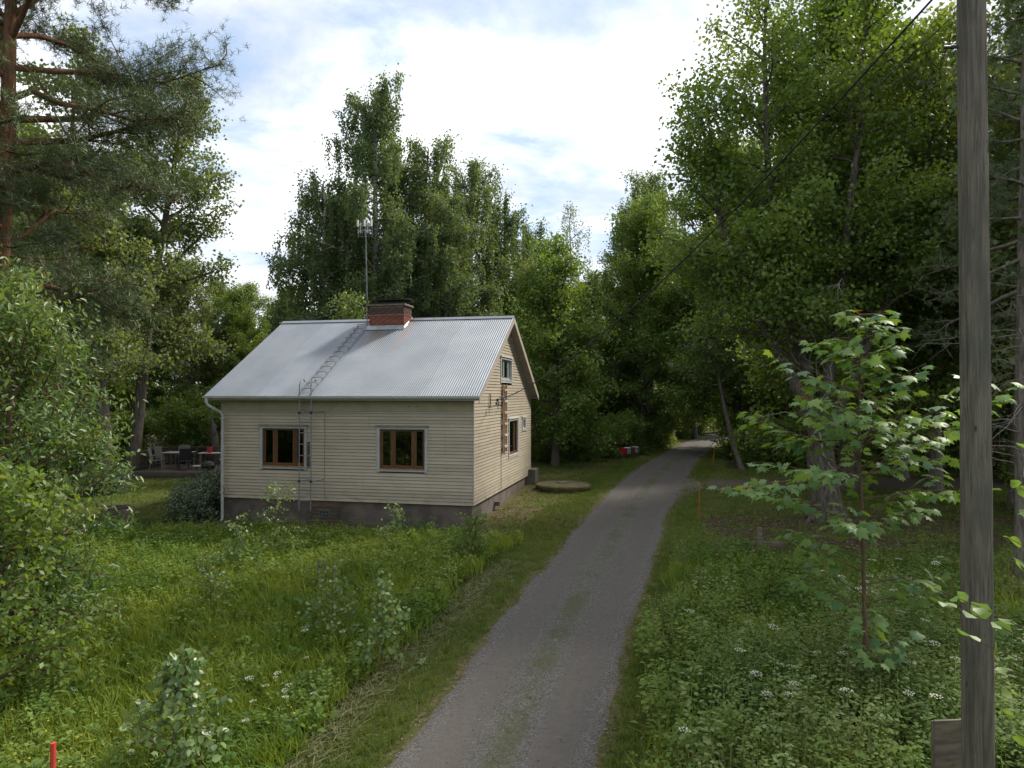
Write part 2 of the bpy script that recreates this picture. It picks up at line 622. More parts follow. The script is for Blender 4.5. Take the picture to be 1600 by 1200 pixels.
def pole_mat():
    m, nt, p = nodes_of('weathered_pole_wood')
    vec = coords(nt, (17, 17, 0.8))
    f = noise(nt, vec, 1.8, 8, 0.7, 1.2)
    c = mixc(nt, ramp(nt, f, 0.34, 0.64), (0.095, 0.083, 0.067), (0.20, 0.178, 0.147))
    g = noise(nt, coords(nt, (3, 3, 0.8)), 1.2, 5)
    c = mixc(nt, ramp(nt, g, 0.46, 0.66, 0, 0.75), c, (0.085, 0.092, 0.072))
    kn = noise(nt, coords(nt, (5, 5, 2.2)), 1.7, 2)
    c = mixc(nt, ramp(nt, kn, 0.70, 0.76, 0, 0.8), c, (0.035, 0.028, 0.022))
    cr = noise(nt, coords(nt, (30, 30, 0.35)), 1.4, 4)
    c = mixc(nt, ramp(nt, cr, 0.62, 0.72, 0, 0.5), c, (0.035, 0.032, 0.028))
    nt.links.new(c, p.inputs['Base Color'])
    p.inputs['Roughness'].default_value = 0.95
    p.inputs['Specular IOR Level'].default_value = 0.1
    bumpn(nt, p, nmath(nt, 'ADD', f, nmath(nt, 'MULTIPLY', cr, -0.8)), 0.8, 0.02)
    return m


M['pole'] = pole_mat()
M['bark_pine'] = barkmat('pine_bark', (0.19, 0.10, 0.055), (0.09, 0.052, 0.035), low=(0.13, 0.10, 0.08), low_z=(2.0, 5.0))
M['bark_grey'] = barkmat('grey_bark', (0.19, 0.165, 0.14), (0.085, 0.074, 0.063))
M['bark_maple'] = barkmat('furrowed_bark', (0.135, 0.118, 0.097), (0.048, 0.042, 0.035), bump=1.0, vscale=(11, 11, 2.2))
M['bark_birch'] = barkmat('birch_bark', (0.42, 0.40, 0.36), (0.22, 0.2, 0.18), spots=(0.05, 0.045, 0.04), bump=0.3)
M['bark_young'] = barkmat('young_stem', (0.15, 0.10, 0.065), (0.09, 0.066, 0.045), vscale=(20, 20, 5), bump=0.3)
M['deadtwig'] = barkmat('dead_twig', (0.25, 0.23, 0.20), (0.15, 0.14, 0.12), bump=0.2)
M['leaf_birch'] = leafmat('birch_leaves', (0.060, 0.112, 0.050), (0.138, 0.188, 0.078), 0.50)
M['leaf_birchp'] = leafmat('pale_birch_leaves', (0.119, 0.168, 0.122), (0.207, 0.246, 0.177), 0.35)
M['leaf_maple'] = leafmat('green_crown_leaves', (0.078, 0.152, 0.035), (0.181, 0.249, 0.058), 0.45)
M['leaf_dark'] = leafmat('dark_crown_leaves', (0.052, 0.101, 0.035), (0.127, 0.174, 0.055), 0.45)
M['leaf_alder'] = leafmat('alder_leaves', (0.078, 0.130, 0.057), (0.172, 0.210, 0.088), 0.45)
M['leaf_bush'] = leafmat('ash_leaves', (0.073, 0.148, 0.049), (0.186, 0.252, 0.080), 0.35, rough=0.42, spec=0.45)
M['leaf_lilac'] = leafmat('bluegreen_leaves', (0.070, 0.115, 0.068), (0.140, 0.185, 0.115), 0.20, rough=0.45, spec=0.5)
M['needle_pine'] = leafmat('pine_needles', (0.045, 0.075, 0.028), (0.115, 0.145, 0.050), 0.12, rough=0.5)
M['needle_spruce'] = leafmat('spruce_needles', (0.035, 0.065, 0.024), (0.085, 0.125, 0.040), 0.12)
M['leaf_young'] = leafmat('young_maple_leaves', (0.091, 0.193, 0.076), (0.207, 0.300, 0.066), 0.42, rough=0.48, spec=0.4)
M['leaf_red'] = leafmat('red_tip_leaves', (0.32, 0.085, 0.03), (0.36, 0.19, 0.05), 0.4, rough=0.4)
M['leaf_aspen'] = leafmat('aspen_leaves', (0.090, 0.165, 0.060), (0.230, 0.310, 0.115), 0.30, rough=0.36, spec=0.5)
M['grass_meadow'] = leafmat('meadow_blades', (0.108, 0.182, 0.022), (0.245, 0.295, 0.046), 0.35, rough=0.7, spec=0.15)
M['grass_short'] = leafmat('short_blades', (0.080, 0.130, 0.024), (0.165, 0.200, 0.048), 0.30, rough=0.7, spec=0.15)
M['hay'] = leafmat('dry_hay', (0.11, 0.115, 0.045), (0.25, 0.235, 0.12), 0.15, rough=0.8)
M['weed'] = leafmat('weed_leaves', (0.076, 0.148, 0.030), (0.178, 0.245, 0.056), 0.32, rough=0.7, spec=0.15)
M['weed_pale'] = leafmat('pale_weed_leaves', (0.116, 0.181, 0.060), (0.233, 0.288, 0.114), 0.30, rough=0.7, spec=0.15)
M['seedgrass'] = leafmat('seeding_grass', (0.13, 0.14, 0.055), (0.27, 0.25, 0.12), 0.25, rough=0.7)
M['petal'] = leafmat('white_umbels', (0.50, 0.52, 0.42), (0.74, 0.75, 0.66), 0.25, rough=0.7)
M['yellow'] = leafmat('yellow_flowers', (0.55, 0.40, 0.02), (0.70, 0.55, 0.05), 0.2, rough=0.7)
M['litter'] = leafmat('brown_leaf_litter', (0.085, 0.055, 0.035), (0.21, 0.145, 0.095), 0.1, rough=0.9)

# ------------------------------------------------------------------ ground and road
RC = np.array([(-7, -25), (-2.1, 0), (-0.23, 8.72), (0.18, 10.34), (0.74, 12.68), (1.18, 14.32), (1.85, 16.48), (2.5, 18.76), (3.81, 23.56),
               (5.41, 28.55), (8.72, 38.69), (14.9, 56.1), (21.4, 71), (30, 84), (45, 98), (70, 115)], float)
_ys = np.arange(-25, 115, 0.25)
_xs = np.interp(_ys, RC[:, 1], RC[:, 0])
_k = np.hanning(43)[1:-1]
_k /= _k.sum()
_xs = np.convolve(np.pad(_xs, 20, mode='reflect', reflect_type='odd'), _k, 'valid')
HALF = 1.2
HO = np.array([-1.146, 21.2])
YAW = 0.2209
HN = np.array([math.cos(YAW), -math.sin(YAW)])
HT = np.array([math.sin(YAW), math.cos(YAW)])


def road_x(y):
    return np.interp(y, _ys, _xs)


def lateral(x, y):
    sl = (road_x(np.asarray(y) + .5) - road_x(np.asarray(y) - .5))
    return (np.asarray(x) - road_x(y)) / np.sqrt(1 + sl * sl)


def house_uv(x, y):
    dx, dy = np.asarray(x) - HO[0], np.asarray(y) - HO[1]
    return dx * HN[0] + dy * HN[1], dx * HT[0] + dy * HT[1]


def sstep(a, b, v):
    t = np.clip((v - a) / (b - a), 0, 1)
    return t * t * (3 - 2 * t)


def vnoise(x, y, s, seed=0):
    """Cheap smooth value noise in 0..1."""
    x = np.asarray(x) / s + seed * 17.3
    y = np.asarray(y) / s + seed * 9.1
    xi, yi = np.floor(x), np.floor(y)
    xf, yf = x - xi, y - yi
    h = lambda a, b: np.modf(np.abs(np.sin(a * 127.1 + b * 311.7) * 43758.5453))[0]
    u, v = xf * xf * (3 - 2 * xf), yf * yf * (3 - 2 * yf)
    return (h(xi, yi) * (1 - u) + h(xi + 1, yi) * u) * (1 - v) + (h(xi, yi + 1) * (1 - u) + h(xi + 1, yi + 1) * u) * v


def ground_mesh():
    xs = np.concatenate([[-2500, -900, -400, -200, -110, -70, -48, -34], np.arange(-26, 28, 0.35), [31, 36, 44, 60, 90, 150, 300, 700, 2500]])
    ys = np.concatenate([[-2500, -700, -250, -100, -45, -22, -12, -5], np.arange(0, 47, 0.35), np.arange(48, 110, 3), [120, 150, 220, 400, 900, 3000]])
    X, Y = np.meshgrid(xs, ys)
    x, y = X.ravel(), Y.ravel()
    z = G(x, y) + 0.05 * (vnoise(x, y, 2.3) - .5) * (np.abs(lateral(x, y)) > 2.0) * (np.abs(y - 22) < 26)
    la = lateral(x, y)
    z -= 0.10 * (np.abs(la) < 0.95) * (y < 112) * (y > -24)
    nx, ny = len(xs), len(ys)
    i = np.arange(nx * ny).reshape(ny, nx)
    f = np.stack([i[:-1, :-1].ravel(), i[:-1, 1:].ravel(), i[1:, 1:].ravel(), i[1:, :-1].ravel()], 1)
    hu, hv = house_uv(x, y)
    # bare soil: foundation strip, side track, patch by the big tree, forest floor
    soil = np.zeros_like(x)
    strip = ((hv > -1.0) & (hv < 0.3) & (hu > -8.9) & (hu < 0.6)) * 1.0
    gab = sstep(1.6, 0.0, hu) * ((hu > -0.2) & (hv > -0.3) & (hv < 9))
    soil = np.maximum(soil, strip * 0.9)
    trk = sstep(1.9, 1.0, np.abs(y - 29.0 - 0.04 * (x - 7))) * (x > 5.8) * sstep(26, 17, x)
    flare = sstep(0.9, 0.2, np.abs(la) - HALF) * sstep(4.5, 2.5, np.abs(y - 28.5)) * (la > 0)
    track = np.maximum(trk, flare)
    bare = sstep(2.6, 1.0, np.abs(y - 21.0)) * sstep(5.2, 6.6, x) * (x < 20)
    soil = np.maximum(soil, bare * (0.35 + 0.65 * (vnoise(x, y, 1.1, 3) > .45)))
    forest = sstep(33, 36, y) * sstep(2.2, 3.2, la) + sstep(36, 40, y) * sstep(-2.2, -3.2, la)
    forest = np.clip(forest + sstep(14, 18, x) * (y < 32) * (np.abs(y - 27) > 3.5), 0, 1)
    dry = np.maximum(gab * (0.4 + .6 * vnoise(x, y, .8, 5)), 0.8 * sstep(.5, .7, vnoise(x, y, 2.1, 7)) * ((hu > 0) & (hv > -.3) & (la < -1.3)))
    dry = np.maximum(dry, 0.55 * sstep(2.5, 5, np.abs(la)) * ((y > 22) & (y < 33)) * vnoise(x, y, 1.7, 8))
    edge = sstep(0.45, 0.0, np.abs(np.abs(la) - HALF)) * .7
    dry = np.maximum(dry, edge)
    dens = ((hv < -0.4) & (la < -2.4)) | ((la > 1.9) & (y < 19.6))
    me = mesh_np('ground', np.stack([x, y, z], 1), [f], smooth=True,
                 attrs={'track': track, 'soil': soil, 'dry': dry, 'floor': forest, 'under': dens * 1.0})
    m, nt, p = nodes_of('ground_cover')
    vec = coords(nt)
    n1, n2 = noise(nt, vec, 1.1, 6), noise(nt, vec, 14, 6, .65)
    grass = mixc(nt, ramp(nt, n1, .35, .65), (0.058, 0.088, 0.017), (0.092, 0.108, 0.028))
    grass = mixc(nt, ramp(nt, n2, .42, .68), grass, (0.06, 0.066, 0.024))
    dryc = mixc(nt, ramp(nt, n2, .4, .62), (0.155, 0.122, 0.066), (0.085, 0.07, 0.036))
    soilc = mixc(nt, ramp(nt, n2, .38, .62), (0.092, 0.068, 0.05), (0.050, 0.037, 0.028))
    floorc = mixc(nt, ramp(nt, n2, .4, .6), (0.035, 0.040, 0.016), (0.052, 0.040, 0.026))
    jit = nmath(nt, 'MULTIPLY', nmath(nt, 'SUBTRACT', noise(nt, vec, 5, 5), .5), 0.9)
    c = mixc(nt, ramp(nt, nmath(nt, 'ADD', attr(nt, 'dry'), jit), .25, .75, 0, .85), grass, dryc)
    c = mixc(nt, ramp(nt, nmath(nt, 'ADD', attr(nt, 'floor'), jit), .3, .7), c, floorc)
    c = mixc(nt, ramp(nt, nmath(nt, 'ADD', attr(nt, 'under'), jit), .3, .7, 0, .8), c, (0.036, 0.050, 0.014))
    c = mixc(nt, ramp(nt, nmath(nt, 'ADD', attr(nt, 'soil'), jit), .3, .7), c, soilc)
    c = mixc(nt, ramp(nt, nmath(nt, 'ADD', attr(nt, 'track'), jit), .3, .7, 0, .9), c, mixc(nt, ramp(nt, n2, .38, .62), (0.100, 0.086, 0.074), (0.070, 0.058, 0.048)))
    nt.links.new(c, p.inputs['Base Color'])
    p.inputs['Roughness'].default_value = 1.0
    p.inputs['Specular IOR Level'].default_value = 0.05
    bumpn(nt, p, noise(nt, vec, 30, 6, .7), 0.8, 0.05)
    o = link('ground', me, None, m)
    tag(o, 'grassy ground with bare earth patches round the house and track', 'ground', kind='structure')


ground_mesh()


def road_mesh():
    ys = np.concatenate([np.arange(-24, 60, 0.25), np.arange(60, 114, 1.0)])
    lat = np.array([-1.34, -1.2, -1.0, -.8, -.62, -.45, -.25, 0, .25, .45, .62, .8, 1.0, 1.2, 1.34]) * .94
    prof = np.array([-.035, 0, .012, -.004, -.012, 0, .016, .022, .016, 0, -.012, -.004, .012, 0, -.035]) + .02
    V, L, E = [], [], []
    for y in ys:
        xc = float(road_x(y))
        sl = float(road_x(y + .5) - road_x(y - .5))
        nn = np.array([1, -sl]) / math.hypot(1, sl)
        jl = (vnoise(y, 0, .9, 11) - .5) * .10 + (vnoise(y, 0, .33, 13) - .5) * .13
        jr = (vnoise(y, 5, .9, 12) - .5) * .14 + (vnoise(y, 0, .33, 14) - .5) * .13
        fl = 1.0 * math.exp(-((y - 29.0) / 2.4) ** 2)
        for a, pz in zip(lat, prof):
            s = a * (1 + (jl if a < 0 else jr) * abs(a) / 1.26) + (fl * (a / 1.26) ** 2 if a > .6 else 0)
            px, py = xc + nn[0] * s, y + nn[1] * s
            V.append((px, py, GF(px, py) + pz))
            L.append(a / 1.26)
    ny, nx = len(ys), len(lat)
    i = np.arange(nx * ny).reshape(ny, nx)
    f = np.stack([i[:-1, :-1].ravel(), i[:-1, 1:].ravel(), i[1:, 1:].ravel(), i[1:, :-1].ravel()], 1)
    me = mesh_np('road', V, [f], smooth=True, attrs={'lat': L})
    m, nt, p = nodes_of('gravel_road')
    vec = coords(nt)
    la = attr(nt, 'lat')
    ab = nmath(nt, 'ABSOLUTE', la)
    fine = noise(nt, vec, 55, 6, .75)
    med = noise(nt, vec, 9, 6, .65)
    bigp = noise(nt, vec, 0.8, 4, .6)
    base = mixc(nt, ramp(nt, bigp, .38, .62), (0.112, 0.099, 0.086), (0.098, 0.091, 0.084))
    base = mixc(nt, ramp(nt, noise(nt, coords(nt, (2.2, 0.3, 1)), 1.2, 5), .42, .64, 0, .7), base, (0.110, 0.093, 0.079))
    vor = add(nt, 'ShaderNodeTexVoronoi')
    vor.inputs['Scale'].default_value = 60
    nt.links.new(vec, vor.inputs['Vector'])
    hue = add(nt, 'ShaderNodeSeparateXYZ')
    nt.links.new(vor.outputs['Color'], hue.inputs[0])
    stone = mixc(nt, hue.outputs[0], (0.036, 0.035, 0.034), (0.22, 0.21, 0.20))
    loose = ramp(nt, nmath(nt, 'ADD', nmath(nt, 'ABSOLUTE', nmath(nt, 'SUBTRACT', ab, 0.52)), nmath(nt, 'MULTIPLY', nmath(nt, 'SUBTRACT', med, .5), .7)), 0.08, 0.42, .22, .72)
    c = mixc(nt, loose, base, stone)
    c = mixc(nt, ramp(nt, fine, .45, .75, 0, .5), c, (0.075, 0.068, 0.062))
    mid = nmath(nt, 'MULTIPLY', ramp(nt, ab, .04, .26, 1, 0), ramp(nt, nmath(nt, 'ADD', nmath(nt, 'MULTIPLY', med, .6), nmath(nt, 'MULTIPLY', bigp, .6)), .50, .70))
    c = mixc(nt, nmath(nt, 'MULTIPLY', mid, .75), c, (0.078, 0.082, 0.040))
    trk = nmath(nt, 'MULTIPLY', ramp(nt, nmath(nt, 'ABSOLUTE', nmath(nt, 'SUBTRACT', ab, .5)), .05, .24, 1, 0), ramp(nt, bigp, .3, .6, .35, .75))
    c = mixc(nt, trk, c, mixc(nt, ramp(nt, med, .35, .65), (0.130, 0.116, 0.103), (0.104, 0.095, 0.086)))
    ed = ramp(nt, nmath(nt, 'ADD', ab, nmath(nt, 'MULTIPLY', nmath(nt, 'SUBTRACT', med, .5), .35)), .86, 1.0, 0, .8)
    c = mixc(nt, ed, c, (0.115, 0.098, 0.062))
    nt.links.new(c, p.inputs['Base Color'])
    p.inputs['Roughness'].default_value = .95
    p.inputs['Specular IOR Level'].default_value = .12
    bumpn(nt, p, nmath(nt, 'ADD', fine, nmath(nt, 'MULTIPLY', vor.outputs['Distance'], -.6)), .7, .02)
    o = link('road', me, None, m)
    tag(o, 'narrow unpaved gravel road curving away between the trees', 'road', kind='structure')


road_mesh()

# ------------------------------------------------------------------ house
house = thing('house', 'cream sided cottage with corrugated steel roof and brick chimney', 'house', (HO[0], HO[1], 0), -YAW)
HW, HD, SZ = 8.38, 8.72, 0.70
EY, EZ, RY, RZ = -0.323, 3.975, HD / 2, 6.753
SLOPE = (RZ - EZ) / (RY - EY)


def zroof(v):
    return RZ - abs(v - RY) * SLOPE


FRONT = lambda u, o, z: (u, -o, z)
GABLE = lambda u, o, z: (o, u, z)
REAR = lambda u, o, z: (u, HD + o, z)
LEFT = lambda u, o, z: (-HW - o, u, z)


def siding(name, P, u0, u1, z0, z1, openings=(), peak=False, step=0.1005):
    w = Bm()
    z = z0
    # dark lining with the openings left free
    cuts = sorted({u0 + .02, u1 - .02} | {a for o in openings for a in o[:2]})
    zt = min(z1, 3.80)
    for a, b in zip(cuts[:-1], cuts[1:]):
        holes = sorted((o[2], o[3]) for o in openings if o[0] <= a + 1e-6 and o[1] >= b - 1e-6 and o[3] < zt)
        lo = z0
        for h0, h1 in holes + [(zt, zt)]:
            if h0 - lo > .01:
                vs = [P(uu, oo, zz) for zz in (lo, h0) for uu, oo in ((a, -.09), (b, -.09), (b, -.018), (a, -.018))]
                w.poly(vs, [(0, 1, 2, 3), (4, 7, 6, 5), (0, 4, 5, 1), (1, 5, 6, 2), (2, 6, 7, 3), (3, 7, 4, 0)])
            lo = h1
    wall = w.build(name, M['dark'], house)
    rng = random.Random(len(name))
    while z < z1 - 0.01:
        zb, ztp = z, min(z + step, z1)
        segs = [[u0, u1]]
        for o in openings:
            if o[2] < (zb + ztp) / 2 < o[3]:
                new = []
                for a, b in segs:
                    if o[0] > a and o[1] < b:
                        new += [[a, o[0]], [o[1], b]]
                    else:
                        new.append([a, b])
                segs = new
        cut = []
        for a, b in segs:
            if b - a > 3.2:
                c_ = a + (b - a) * rng.uniform(.25, .75)
                cut += [[a, c_ - .0015], [c_ + .0015, b]]
            else:
                cut.append([a, b])
        for a, b in cut:
            ab_, bb_, at_, bt_ = a, b, a, b
            if peak:
                for zz, nm in ((zb, 'b'), (ztp, 't')):
                    half = max(0.0, (RZ - 0.07 - zz) / SLOPE)
                    aa, bb = max(a, RY - half), min(b, RY + half)
                    if nm == 'b':
                        ab_, bb_ = aa, bb
                    else:
                        at_, bt_ = aa, bb
                if bb_ - ab_ < .02 or bb_ < ab_:
                    continue
                if bt_ < at_:
                    at_ = bt_ = (at_ + bt_) / 2
            j = rng.uniform(-.0012, .0012)
            zn = zb + (ztp - zb) * .86
            an, bn = ab_ + (at_ - ab_) * .86, bb_ + (bt_ - bb_) * .86
            ring = lambda q: [P(q[0], -.016, zb), P(q[0], .024 + j, zb), P(q[1], .010, zn), P(q[1], -.014, zn + .001), P(q[2], -.014, ztp), P(q[2], -.016, ztp)]
            vs = ring((ab_, an, at_)) + ring((bb_, bn, bt_))
            Bm().poly(vs, [(i, i + 1, i + 7, i + 6) for i in range(5)] + [(5, 0, 6, 11), (5, 4, 3, 2, 1, 0), (6, 7, 8, 9, 10, 11)]).build('siding_board', M['siding'], wall)
        z += step
    return wall


WF = [(-6.99, -5.36, 1.62, 3.02), (-3.03, -1.41, 1.62, 3.03)]
WG = [(4.56, 6.20, 1.66, 3.12), (6.95, 7.62, 2.52, 3.10), (3.36, 5.10, 4.36, 5.30)]
siding('front_wall', FRONT, -HW, 0, SZ, 3.47, WF)
siding('gable_wall', GABLE, 0.0, HD, SZ, RZ - .08, WG, peak=True)
siding('rear_wall', REAR, -HW, 0, SZ, 3.80)
siding('far_gable_wall', LEFT, 0, HD, SZ, RZ - .08, peak=True)
bx('corner_trim', M['siding'], house, 0.001, .034, -.034, -.0005, SZ, 3.80)
bx('frieze_board', M['frieze'], house, -HW, -.001, -.014, -.001, 3.472, 3.80)
bx('foundation', M['concrete'], house, -HW + .07, -.05, .06, HD - .06, -.9, SZ - .003)
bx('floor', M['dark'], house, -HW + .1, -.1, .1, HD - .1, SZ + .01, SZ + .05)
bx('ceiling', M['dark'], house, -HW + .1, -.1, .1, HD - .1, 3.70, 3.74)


def window(P, u0, u1, z0, z1, mull, frame, style='big'):
    """Trim outside u0..u1, z0..z1; frame recessed."""
    def pbox(name, mt, par, a, b, o0, o1, c, d, bev=0.0):
        vs = [P(uu, oo, zz) for zz in (c, d) for uu, oo in ((a, o0), (b, o0), (b, o1), (a, o1))]
        return Bm().poly(vs, [(0, 1, 2, 3), (4, 7, 6, 5), (0, 4, 5, 1), (1, 5, 6, 2), (2, 6, 7, 3), (3, 7, 4, 0)]).build(name, mt, par, bev)
    TR = M['trimsunlit'] if P is GABLE else M['trimwhite']
    tw = .085 if style == 'big' else .07
    fr = Bm()
    a, b, c, d = u0 + tw, u1 - tw, z0 + .13, z1 - .075
    win = None

    def addb(m_, q):
        vs = [P(uu, oo, zz) for zz in (q[4], q[5]) for uu, oo in ((q[0], q[2]), (q[1], q[2]), (q[1], q[3]), (q[0], q[3]))]
        m_.poly(vs, [(0, 1, 2, 3), (4, 7, 6, 5), (0, 4, 5, 1), (1, 5, 6, 2), (2, 6, 7, 3), (3, 7, 4, 0)])
    t = .05
    for q in ((a, a + t, -.10, -.012, c, d), (b - t, b, -.10, -.012, c, d), (a + t, b - t, -.10, -.012, c, c + t), (a + t, b - t, -.10, -.012, d - t, d)):
        addb(fr, q)
    win = fr.build('window', frame, house)
    edges = [a + t] + [e for mm in mull for e in (mm - .045, mm + .045)] + [b - t]
    for mm in mull:
        pbox('mullion', frame, win, mm - .0445, mm + .0445, -.09, -.018, c + t, d - t)
    for e0, e1 in zip(edges[0::2], edges[1::2]):
        s = Bm()
        st = .035
        for q in ((e0, e0 + st, -.075, -.03, c + t, d - t), (e1 - st, e1, -.075, -.03, c + t, d - t), (e0 + st, e1 - st, -.075, -.03, c + t, c + t + st), (e0 + st, e1 - st, -.075, -.03, d - t - st, d - t)):
            addb(s, q)
        s.build('sash', M['sash'] if frame is M['brownwood'] else frame, win)
        pbox('pane', M['glass'], win, e0 + st, e1 - st, -.056, -.050, c + t + st, d - t - st)
    # trim boards
    pbox('trim', TR, win, u0, u0 + tw, -.02, .046, z0, z1 - .03)
    pbox('trim', TR, win, u1 - tw, u1, -.02, .046, z0, z1 - .03)
    pbox('trim', TR, win, u0 + tw, u1 - tw, -.02, .043, z1 - .10, z1 - .03)
    pbox('trim', TR, win, u0 + tw, u1 - tw, -.02, .041, z0 + .03, z0 + .10)
    pbox('drip_cap', M['cap'] if style == 'big' else TR, win, u0 - .04, u1 + .04, -.01, .075, z1 - .028, z1 + .02)
    pbox('sill', M['sillwood'] if style == 'big' and frame is M['brownwood'] and P is FRONT else TR, win, u0 + tw + .002, u1 - tw - .002, -.02, .055, z0 + .102, z0 + .128)
    return win


window(FRONT, *WF[0], (-6.485, -5.795), M['brownwood'])
window(FRONT, *WF[1], (-2.53, -1.86), M['brownwood'])
window(GABLE, *WG[0], (5.70,), M['brownwood'], 'side')
window(GABLE, *WG[1], (), M['trimwhite'], 'small')
wa = window(GABLE, *WG[2], (4.0, 4.70), M['trimwhite'], 'side')
cb = Bm()
for k in range(24):
    v0, v1 = 3.42 + k * .068, 3.42 + (k + 1) * .068
    cb.poly([(-.105 - .012 * (k % 2), v0, 4.40), (-.105 - .012 * ((k + 1) % 2), v1, 4.40), (-.105 - .012 * ((k + 1) % 2), v1, 5.28), (-.105 - .012 * (k % 2), v0, 5.28)], [(0, 1, 2, 3)])
cb.build('curtain', M['curtain'], wa)

# roof
rf = Bm()
x0, x1 = -HW - .39, .292
for sgn in (0, 1):
    ye = EY if sgn == 0 else HD - EY
    pr = [(ye, EZ - .05), (RY, RZ - .05), (RY, RZ - .15), (ye, EZ - .15)]
    vs = [(x, y, z) for x in (x0 + .035, x1 - .035) for y, z in pr]
    rf.poly(vs, [(0, 1, 2, 3), (4, 7, 6, 5), (0, 4, 5, 1), (1, 5, 6, 2), (2, 6, 7, 3), (3, 7, 4, 0)])
roof = rf.build('roof', M['barge'], house)
WL = 0.0735
nsheet = 10
sw = (x1 - x0) / nsheet
for sgn in (0, 1):
    for k in range(nsheet):
        a, b = x0 + k * sw, x0 + (k + 1) * sw + (.05 if k < nsheet - 1 else 0)
        xs = np.linspace(a, b, int((b - a) / WL * 8) + 1)
        h = .011 * np.sin(2 * math.pi * xs / WL) + (.003 if k % 2 else 0.0)
        rows = []
        for tt in (-.012, .33, .66, 1.0):
            y = EY + (RY - EY) * tt
            z = EZ + (RZ - EZ) * tt
            dz = (random.Random(k * 7 + int(tt * 10)).random() - .5) * .006
            yy = y if sgn == 0 else HD - y
            rows.append(np.stack([xs, np.full_like(xs, yy), z + h - .012 + dz], 1))
        V = np.concatenate(rows)
        n = len(xs)
        i = np.arange(4 * n).reshape(4, n)
        f = np.stack([i[:-1, :-1].ravel(), i[:-1, 1:].ravel(), i[1:, 1:].ravel(), i[1:, :-1].ravel()], 1)
        if sgn:
            f = f[:, ::-1]
        link('roof_sheet', mesh_np('roof_sheet', V, [f], smooth=True), roof, M['roof'])
rc = Bm()
rc.poly([(x0, RY - .16, RZ - .075), (x1, RY - .16, RZ - .075), (x1, RY, RZ + .022), (x0, RY, RZ + .022), (x0, RY + .16, RZ - .075), (x1, RY + .16, RZ - .075)],
        [(0, 1, 2, 3), (3, 2, 5, 4)])
rc.build('ridge_cap', M['roof'], roof)
for xa, xb in ((x1 - .033, x1 - .004), (x0 + .004, x0 + .033)):
    for sgn in (0, 1):
        ye = EY - .02 if sgn == 0 else HD - EY + .02
        ze = EZ - .012 * 0 - .02 - .02 * SLOPE
        pr = [(ye, ze - .005), (RY + (.0 if sgn else -.0), RZ - .025), (RY, RZ - .235), (ye, ze - .215)]
        vs = [(x, y, z) for x in (xa, xb) for y, z in pr]
        Bm().poly(vs, [(0, 1, 2, 3), (4, 7, 6, 5), (0, 4, 5, 1), (1, 5, 6, 2), (2, 6, 7, 3), (3, 7, 4, 0)]).build('barge_board', M['barge'], roof)
bx('fascia', M['barge'], roof, x0 + .04, x1 - .04, EY + .012, EY + .034, 3.80, 3.928)
bx('fascia', M['barge'], roof, x0 + .04, x1 - .04, HD - EY - .034, HD - EY - .012, 3.80, 3.928)
bx('soffit', M['frieze'], roof, x0 + .045, x1 - .045, EY + .035, -.016, 3.803, 3.823)
bx('soffit', M['frieze'], roof, x0 + .045, x1 - .045, HD + .016, HD - EY - .035, 3.803, 3.823)

# gutter and downspout
gt = Bm()
prof = [(EY + .008, 3.925), (EY + .008, 3.87), (EY - .03, 3.845), (EY - .085, 3.865), (EY - .10, 3.93), (EY - .092, 3.93), (EY - .078, 3.872), (EY - .03, 3.855), (EY, 3.875), (EY, 3.925)]
vs = [(x, y, z) for x in (x0 - .01, x1 - .02) for y, z in prof]
n = len(prof)
gt.poly(vs, [(i, (i + 1) % n, n + (i + 1) % n, n + i) for i in range(n)])
gt.build('gutter', M['gutter'], house)
ds = Bm().tube([(-8.66, EY - .04, 3.87), (-8.66, EY - .04, 3.70), (-8.62, EY - .02, 3.64), (-8.33, -.13, 3.42), (-8.27, -.10, 3.34), (-8.27, -.10, 2.5), (-8.265, -.10, 1.2), (-8.26, -.10, 0.05), (-8.27, -.13, -.03), (-8.30, -.26, -.10)], .048, 10)
dsp = ds.build('downspout', M['gutter'], house, smooth=True)
for zz in (3.2, 1.9, .85):
    bx('clamp', M['gutter'], dsp, -8.33, -8.21, -.152, -.02, zz, zz + .03)

# wall ladder
wlb = Bm()
for xr in (-5.44, -5.05):
    wlb.tube([(xr, -.35, .42), (xr, -.35, 4.22), (xr, -.34, 4.30), (xr, -.27, 4.40), (xr, -.16, 4.46), (xr, -.07, 4.44), (xr, -.04, 4.38)], .018, 8)
wl = wlb.build('wall_ladder', M['steel'], house)
for xr in (-5.44, -5.05):
    for zz in (3.42, 1.32):
        Bm().tube([(xr, -.35, zz), (xr + .27, -.001, zz + .03)], .012, 6).build('stand_off', M['steel'], wl)
        bx('clamp', M['blackmetal'], wl, xr - .03, xr + .03, -.38, -.32, zz - .03, zz + .035)
for k in range(11):
    zz = 3.84 - k * .346 + .35 * 0
    if zz > .6:
        Bm().tube([(-5.44, -.35, zz), (-5.05, -.35, zz)], .013, 6).build('rung', M['steel'], wl)
Bm().tube([(-4.76, -.028, 3.44), (-4.75, -.028, 2.6), (-4.765, -.028, 1.9), (-4.75, -.028, .75)], .007, 5).build('wall_cable', M['cap'], house)
bx('brown_board', M['hatch'], house, -5.34, -5.26, -.05, -.023, 1.72, 2.5)
for xx in (-2.0, -1.73):
    Bm().tube([(xx, -.02, 3.62), (xx, -.012, 3.62)], .02, 8).build('vent_hole', M['blackmetal'], house)

